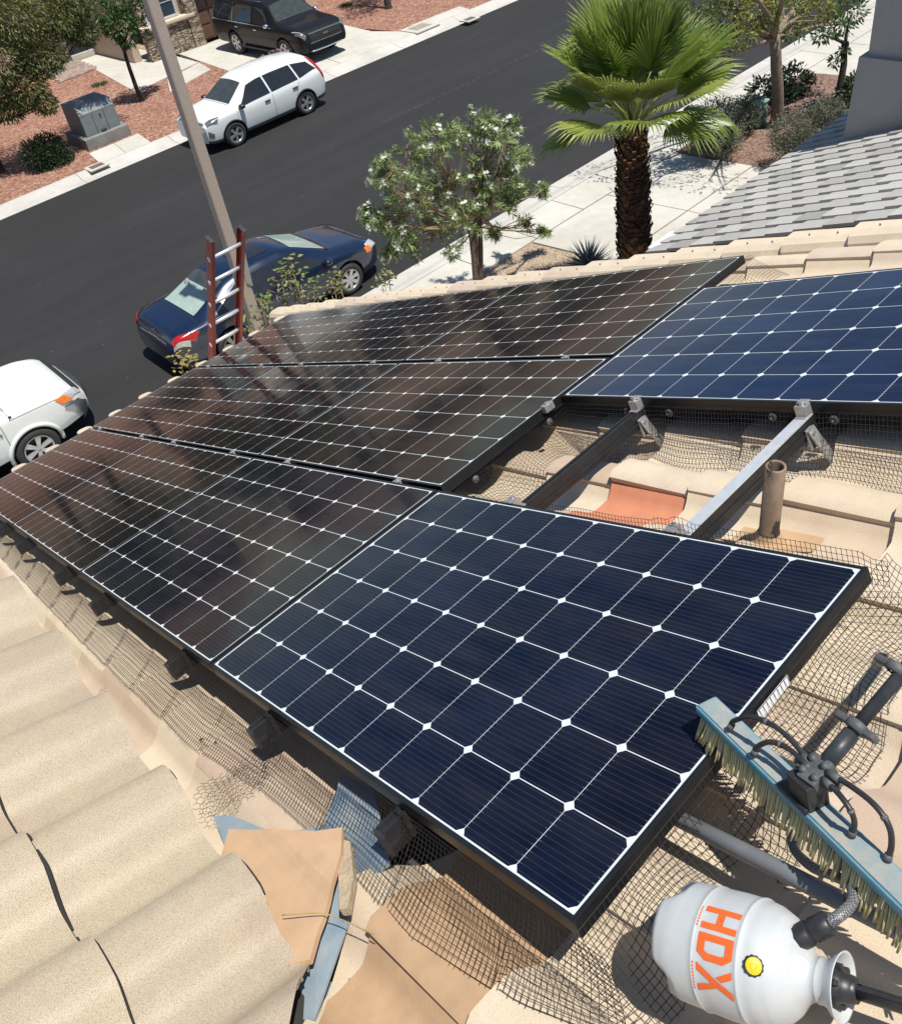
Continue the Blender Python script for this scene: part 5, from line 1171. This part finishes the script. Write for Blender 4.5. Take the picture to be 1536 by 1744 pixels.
tree('young_tree','dark trunked small tree in the shade beside the neighbour chimney',b4,at(1440,70,9.6),[(at(1420,45,9.6),.35,150),(at(1450,20,9.6),.4,200),(at(1400,60,9.6),.22,90),(at(1437,85,9.6),.14,50),(at(1422,105,9.6),.16,50)],(barkD,L_green),(.09,.075),(.13,.05),1,.4)
shrub('grey_green_shrub','airy grey green shrub left of the grey tree trunk',V(17.7,10.6,.1),[(at(1225,205,10.6),.62,1300),(at(1195,215,10.5),.45,700),(at(1262,195,10.7),.5,900),(at(1230,235,10.2),.5,800),(at(1280,185,10.8),.42,700),(at(1205,240,10.5),.4,500)],(twig,L_sage),(.065,.026),2.6,0,.9,30,sr=.009)
shrub('grey_green_shrub','airy grey green shrub right of the grey tree trunk, against the grey roof',V(19.2,8.7,.1),[(at(1345,225,8.8),.5,900),(at(1385,215,8.9),.55,1100),(at(1420,215,8.7),.5,900),(at(1370,245,8.4),.42,700),(at(1410,190,9),.42,700),(at(1340,250,8.7),.34,420)],(twig,L_sage),(.065,.026),2.6,0,.9,30,sr=.009)
shrub('dark_shrub','dark glossy shrub behind the grey tree trunk',V(21.0,11.0,.1),[(at(1350,140,11),.5,420),(at(1330,160,11),.45,380),(at(1372,155,11),.4,300),(at(1300,155,11.2),.4,300),(at(1345,178,10.9),.4,300)],(barkD,L_dark),(.12,.06),1.8)
shrub('dark_shrub','low dark shrub at the foot of the tree beside the neighbour chimney',V(21.5,9.3,.1),[(at(1445,165,9.4),.35,260),(at(1455,145,9.4),.3,200)],(barkD,L_dark),(.12,.06),1.8)
# stems of the shrub growing up past the eave
VY=7.85
for i,(pts,mat,lb) in enumerate(((((438,545),(455,520),(470,500),(490,515),(445,520),(480,480),(500,495),(460,545),(430,560)),L_vine,'leafy reddish tipped plant rising past the eave beside the ladder'),
   (((525,500),(535,480),(510,480),(490,470),(540,505),(495,447)),L_vine,'leafy plant rising past the eave in front of the sedan doors'),
   (((570,490),(575,475),(565,500),(583,492)),L_vine,'short leafy plant past the eave by the sedan front wheel'),
   (((655,480),(662,468),(652,492)),L_vine,'leafy shoot past the eave between the sedan and the white oleander'),
   (((318,612),(325,622),(310,625)),L_yel,'small yellowish sprig at the eave left of the ladder'))):
    base=at(pts[0][0],pts[0][1]+40,VY); base=V(base.x,base.y,.1); t=thing('climbing_shrub',lb,'shrub',base); sb_=MB(); lf=MB()
    for (x,y) in pts:
        c=at(x,y,VY+rng.uniform(-.25,.25)); limb(sb_,base+V(rng.uniform(-.1,.1),rng.uniform(-.1,.1),0),c,.016,.005,.08,8)
        for k in range(14):
            e=c+rv(.13)+V(0,0,.05); q=0
            d=rv(); d.z=abs(d.z)*.4-.1; lf.leaf(e,d,V(0,0,1)+rv(.6),rng.uniform(.05,.085),.04,min(1,max(0,rng.gauss(.5,.25))),.15)
        for k in range(4): limb(sb_,c,c+rv(.15),.005,.002,.2,3)
    sb_.build('stems',twig,t); lf.build('foliage',mat,t)
# ------------------------------------------------------------ street furniture on the ground
def boxat(b,x0,x1,y0,y1,z0,z1,bv=.01): b.cbox(((x0+x1)/2,(y0+y1)/2,(z0+z1)/2),(x1-x0,y1-y0,z1-z0),b=bv)
t=thing('utility_cabinet','grey green metal transformer cabinet on a concrete plinth by the far kerb','utility box',(9.95,27.75,.1))
b=MB(); boxat(b,9.20,10.66,27.05,28.5,.05,.46,.02); b.build('plinth',simple('stained_concrete',(.22,.215,.20),(.15,.145,.135),5,.9,bs=.3),t)
cabM=simple('grey_green_paint',(.17,.20,.205),(.135,.16,.165),6,.55,rvar=.1)
b=MB(); x0,x1,y0,y1,z0,z1=9.36,10.50,27.22,28.35,.46,1.32
b.add([(x0,y0,z0),(x1,y0,z0),(x1,y1,z0),(x0,y1,z0),(x0,y0,z1-.20),(x1,y0,z1-.20),(x1,y0+.16,z1),(x0,y0+.16,z1),(x1,y1,z1),(x0,y1,z1)],[(0,1,5,4),(4,5,6,7),(7,6,8,9),(1,2,8,6,5),(0,4,7,9,3),(3,9,8,2)]); c_=b.build('cabinet',cabM,t)
b=MB()
for x in(x0+.38,x0+.76): b.box((x,y0-.004,z0+.32),(.012,.012,.60))
b.box((x0+.62,y0-.012,z0+.5),(.05,.03,.07)); b.box((x0+.57,y0-.012,z0+.05),(.16,.05,.08)); b.build('door_hardware',trimB,t)
t=thing('utility_box','small pale green service pedestal hidden among the grey green shrubs','utility box',G(1285,213,.1)); p=G(1285,213,.1); b=MB(); b.cbox(p+V(0,0,.28),(.42,.42,.56),b=.05); b.cbox(p+V(0,0,.58),(.46,.46,.06),b=.02); b.build('pedestal',simple('pale_green_plastic',(.25,.36,.28),(.20,.30,.23),9,.6),t)
for nm,px,sz,m,lb in (('meter_cover',(715,46),(.75,1.0),'b','large rectangular meter cover in its pale concrete collar by the far kerb'),('meter_cover',(800,32),(.34,.30),'s','small dark rectangular cover in the concrete strip near the large one'),('meter_cover',(165,283),(.34,.30),'s','small rusty cover in the gutter pad below the transformer cabinet')):
    p=G(*px,.14); t=thing(nm,lb,'meter cover',p,group='meter covers along the far kerb'); b=MB()
    if m=='b': b.cbox(p+V(0,0,-.0),(1.15,.95,.05),b=.01); b.build('collar',walkM,t); b=MB(); b.cbox(p+V(0,0,.012),(.72,.52,.05),b=.01); b.build('lid',simple('worn_lid',(.30,.27,.21),(.22,.2,.16),9,.9),t)
    else: b.cbox(p+V(0,0,.0),(.62,.48,.04),b=.008); b.build('collar',walkM,t); b=MB(); b.cbox(p+V(0,0,.012),(.40,.26,.04),b=.006); b.build('lid',simple('dark_lid',(.13,.10,.085),(.09,.075,.065),12,.9) if 'dark_lid' not in MAT else MAT['dark_lid'],t)

# ------------------------------------------------------------ houses across the street
def stonemat():
    m,n,b,l=newmat('ledge_stone'); v=coords(n,'Object',(1.6,1.6,7)); vo=node(n,'ShaderNodeTexVoronoi'); vo.inputs['Scale'].default_value=2.2; vo.inputs['Randomness'].default_value=.9; l.new(v,vo.inputs['Vector'])
    hs=node(n,'ShaderNodeSeparateColor'); l.new(vo.outputs['Color'],hs.inputs[0]); r=ramp(n,[(0,(.15,.10,.07)),(.35,(.33,.25,.18)),(.7,(.46,.38,.28)),(1,(.27,.21,.16))]); l.new(hs.outputs[0],r.inputs[0])
    ve=node(n,'ShaderNodeTexVoronoi',feature='DISTANCE_TO_EDGE'); ve.inputs['Scale'].default_value=2.2; ve.inputs['Randomness'].default_value=.9; l.new(v,ve.inputs['Vector'])
    e=ramp(n,[(.02,(0,0,0)),(.09,(1,1,1))]); l.new(ve.outputs['Distance'],e.inputs[0]); l.new(mix(n,e.outputs[0],(.045,.035,.028),r.outputs[0]),b.inputs['Base Color']); b.inputs['Roughness'].default_value=.9
    bump(n,b,e.outputs[0],1,.03); return m
stoneM=stonemat(); trimM=simple('cream_trim',(.56,.46,.36),(.50,.41,.32),5,.85,bs=.3,bscale=50)
doorM=simple('brown_garage_door',(.115,.062,.045),(.095,.052,.038),6,.6); roofT=rndmat('far_roof_tile',[(.22,.15,.11),(.32,.22,.16),(.38,.28,.20)],.9,4,.6,.4,30,.01)
paneM=simple('window_glass',(.03,.045,.06),(.05,.07,.09),2,.05,spec=.8); mull=simple('white_mullion',(.55,.55,.53),rough=.5)
def gable_roof(name,x0,x1,y0,y1,z,rise,parent,mat,ov=.5):
    b=MB(); ym=(y0+y1)/2; xa,xb_=x0-ov,x1+ov; ya,yb=y0-ov,y1+ov; e=min(2.5,(xb_-xa)*.3)
    P=[(xa,ya,z),(xb_,ya,z),(xb_,yb,z),(xa,yb,z),(xa+e,ym,z+rise),(xb_-e,ym,z+rise)]
    Q=[(p[0],p[1],p[2]-.18) for p in P[:4]]
    b.add(P+Q,[(0,1,5,4),(2,3,4,5),(3,0,4),(1,2,5),(0,6,7,1),(1,7,8,2),(2,8,9,3),(3,9,6,0),(9,8,7,6)]); n=int((ym-ya)/.36)
    for k in range(n):
        t=k/n; y=ya+(ym-ya)*t; zz=z+rise*t; b.box(((xa+xb_)/2,y+.02,zz+.012),((xb_-xa)-2*e*t,.05,.035),r=rng.random())
    return b.build(name,mat,parent)
def window(parent,x0,x1,z0,z1,y,nx=2,nz=3):
    b=MB(); f=.07
    for c,s in(((x0+x1)/2,z0),((x0+x1)/2,z1)): b.box((c,y-.03,s),(x1-x0+2*f,.12,f))
    for x in(x0,x1): b.box((x,y-.032,(z0+z1)/2),(f,.116,z1-z0-f))
    o=b.build('window',mull,parent); b=MB(); b.box(((x0+x1)/2,y+.0,(z0+z1)/2),(x1-x0-.01,.03,z1-z0-.01)); b.build('pane',paneM,o)
    b=MB()
    for i in range(1,nx): b.box((x0+(x1-x0)*i/nx,y-.022,(z0+z1)/2),(.022,.02,z1-z0))
    for i in range(1,nz): b.box(((x0+x1)/2,y-.0235,z0+(z1-z0)*i/nz),(x1-x0,.02,.022))
    b.build('muntins',mull,o)
H=thing('family_house','beige stucco house with ledge stone base and brown garage door across the street','house',(18,36,.1))
wy=33.75; wa=at(240,95,wy); wb=at(352,78,wy)
b=MB(); b.box((19.9,36.2,1.6),(.3,5,3.2)) ; b.box((17.6-.1,wy+2.4,1.6),(.25,4.3,3.2)); 
b.box((16.35,wy+.28,1.72),(2.2,.30,3.2)); b.box((20.1,wy+.30,2.72),(5.2,.30,1.2)); b.box((22.95,wy+.30,1.15),(.6,.30,2.1)); b.box((19.5,41.,3.6),(13,.3,7.0)); b.box((14.9,38.9,1.7),(.3,9,3.3),); b.box((13.6,39.9,1.7),(4.4,.25,3.3)); b.box((19.3,36.9,4.9),(12.4,.25,2.6)); b.box((13.1,39,4.9),(.25,4.2,2.6))
b.build('wall',stucco,H)
b=MB(); b.box((16.25,wy+.03,.66),(2.3,.24,1.12)); b.box((17.24,wy-.02,1.18),(.46,.36,2.16)); b.build('stone_base',stoneM,H)
b=MB(); b.cbox((16.2,wy-.02,1.29),(2.25,.40,.16),b=.05); b.cbox((17.24,wy-.04,2.33),(.62,.50,.16),b=.05); b.cbox((17.24,wy-.03,2.50),(.54,.44,.12),b=.03); b.cbox((17.24,wy+.05,3.0),(.42,.30,.9),b=.02); b.build('trim_ledge',trimM,H)
window(H,15.45,16.72,1.42,3.0,wy+.10,2,3)
b=MB(); gx0,gx1=17.62,22.55
for i in range(4):
    for j in range(8):
        b.cbox((gx0+(j+.5)*(gx1-gx0)/8,wy+.42,.12+.54*(i+.5)),((gx1-gx0)/8-.07,.05,.46),b=.015)
b.box(((gx0+gx1)/2,wy+.46,1.2),(gx1-gx0+.1,.05,2.2)); b.build('garage_door',doorM,H)
# porch: steps, post, dark doorway
b=MB(); b.box((14.9,38.5,.22),(2.4,1.6,.26)); b.box((14.95,38.95,.46),(2.3,1.2,.30)); b.build('steps',walkM,H)
cp=G(112,108,.12); cp=V(13.42,38.2,.12)
b=MB(); b.cbox(cp+V(0,0,.35),(.62,.62,.70),b=.02); b.cbox(cp+V(0,0,.74),(.70,.70,.10),b=.03); b.cbox(cp+V(0,0,1.8),(.46,.46,2.1),b=.02); b.build('porch_column',trimM,H)
b=MB(); b.box((14.6,39.70,1.65),(1.1,.12,2.1)); b.build('door',doorM,H)
gable_roof('roof',13.0,22.9,37.0,41.5,6.2,2.0,H,roofT)
gable_roof('garage_roof',17.1,23.1,wy+.2,37.2,3.32,1.3,H,roofT,.45)
window(H,15.5,17.0,4.2,5.6,36.76); window(H,19.2,21.0,4.2,5.6,36.76)
for i,(x0,x1,lb) in enumerate(((-9,8.5,'tan two storey house across the street, left of the shade tree'),(26,40,'tan two storey house across the street, far right of the driveway'))):
    h=thing('family_house',lb,'house',((x0+x1)/2,37,.1)); b=MB(); b.box(((x0+x1)/2,39.0,3.1),(x1-x0,7.5,6.1)); b.box((x0+3.5,34.6,1.6),(5.5,2.6,3.1)); b.build('wall',stucco,h)
    gable_roof('roof',x0,x1,35.2,42.8,6.16,2.1,h,roofT); gable_roof('garage_roof',x0+.8,x0+6.2,33.3,36.2,3.16,1.0,h,roofT,.4)
    window(h,x0+9,x0+11,1.0,2.4,35.22); window(h,x0+2,x0+4,4.0,5.3,35.22); window(h,x0+8.5,x0+10.5,4.0,5.3,35.22)
    b=MB(); b.box((x0+3.5,33.27,1.15),(4.6,.06,2.1)); b.build('garage_door',doorM,h)
# ------------------------------------------------------------ neighbour's house: grey flat tile roof and stucco chimney
EY,EZ=5.86,3.1
NH=thing('neighbour_house','neighbouring house with a grey flat tile roof and a broad stucco chimney, upper right','house',(13,2,0))
def NP(x,u,n=0): return V(x,EY-u*CT+n*ST,EZ+u*ST+n*CT)     # u runs up the slope
NN=(0,ST,CT)
b=MB(); tw,tl=.30,.36; x=8.2; c=0
while x<17:
    u=-.06-(c%2)*.0; k=0; off=(c%2)*.5
    while u<9:
        L=tl*(off if (k==0 and off) else 1.0); n0=.0; th=.022; lift=rng.uniform(0,.004)
        P=[NP(x-.006,u,.034+lift),NP(x+tw+.02,u,.010+lift),NP(x+tw+.02,u+L+.03,-.006),NP(x-.006,u+L+.03,.014)]
        pr=[]
        for q in range(5):
            f=q/4; bow=.006*math.sin(math.pi*f); pr.append((x-.004+(tw+.024)*f,.036+lift-.026*f+bow))
        vs=[NP(a,u,n_) for a,n_ in pr]+[NP(a,u+L+.03,n_-.020) for a,n_ in pr]
        r=min(1,max(0,rng.gauss(.5,.28)))
        b.add(vs,[(i,i+1,6+i,5+i) for i in range(4)],r=r)
        b.add([vs[0],vs[5],vs[5]+V(.004,0,-.045),vs[0]+V(.004,0,-.045)],[(0,1,2,3)],r=r)
        b.add([NP(a,u,n_) for a,n_ in pr]+[NP(a,u,n_-.03) for a,n_ in pr],[(i,5+i,6+i,i+1) for i in range(4)],r=r)
        u+=L; k+=1
    x+=tw; c+=1
b.build('roof',tileGrey,NH)
b=MB(); b.add([NP(8.2,-.05,-.03),NP(17,-.05,-.03),NP(17,9.2,-.03),NP(8.2,9.2,-.03)],[(0,1,2,3)]); b.build('roof_deck',MAT['roofing_felt'],NH)
b=MB(); b.box((12.7,5.2,1.5),(8.4,.2,2.95)); b.prism([V(8.72,-3,0),V(8.72,5.3,0),V(8.72,5.3,EZ+(EY-5.3)*math.tan(TH)-.08),V(8.72,-3,EZ+(EY+3)*math.tan(TH)-.08)],.2,V(1,0,0)); b.build('wall',stuccoG,NH)
b=MB(); q=NP(8.62,-.02,-.02); b.cbox(q+V(-.02,.05,-.02),(.55,.16,.10),b=.04); b.build('fascia_end',white,NH)
c0=hit(1433,243,(0,EY,EZ),NN); c1=hit(1500,230,(0,EY,EZ),NN)
b=MB(); cx0,cy1=c0.x+.02,c0.y; cy0=min(c1.y,cy1-.9)
zl=hit(1455,98,(cx0,0,0),(1,0,0)).z
def frus(x0,x1,y0,y1,z0,z1,k):
    b.add([(x0-k,y0-k,z0),(x1,y0-k,z0),(x1,y1+k,z0),(x0-k,y1+k,z0),(x0,y0,z1),(x1,y0,z1),(x1,y1,z1),(x0,y1,z1)],[(0,1,5,4),(1,2,6,5),(2,3,7,6),(3,0,4,7),(4,5,6,7)])
frus(cx0+.06,cx0+2,cy0,cy1-.05,c0.z-1.2,zl,.10); frus(cx0+.14,cx0+2,cy0,cy1-.15,zl-.02,zl+3.2,.01)
frus(cx0-.02,cx0+2,cy0-2.6,cy0+.02,c0.z-.4,zl+3.2,.06)
b.build('chimney',stuccoG,NH)
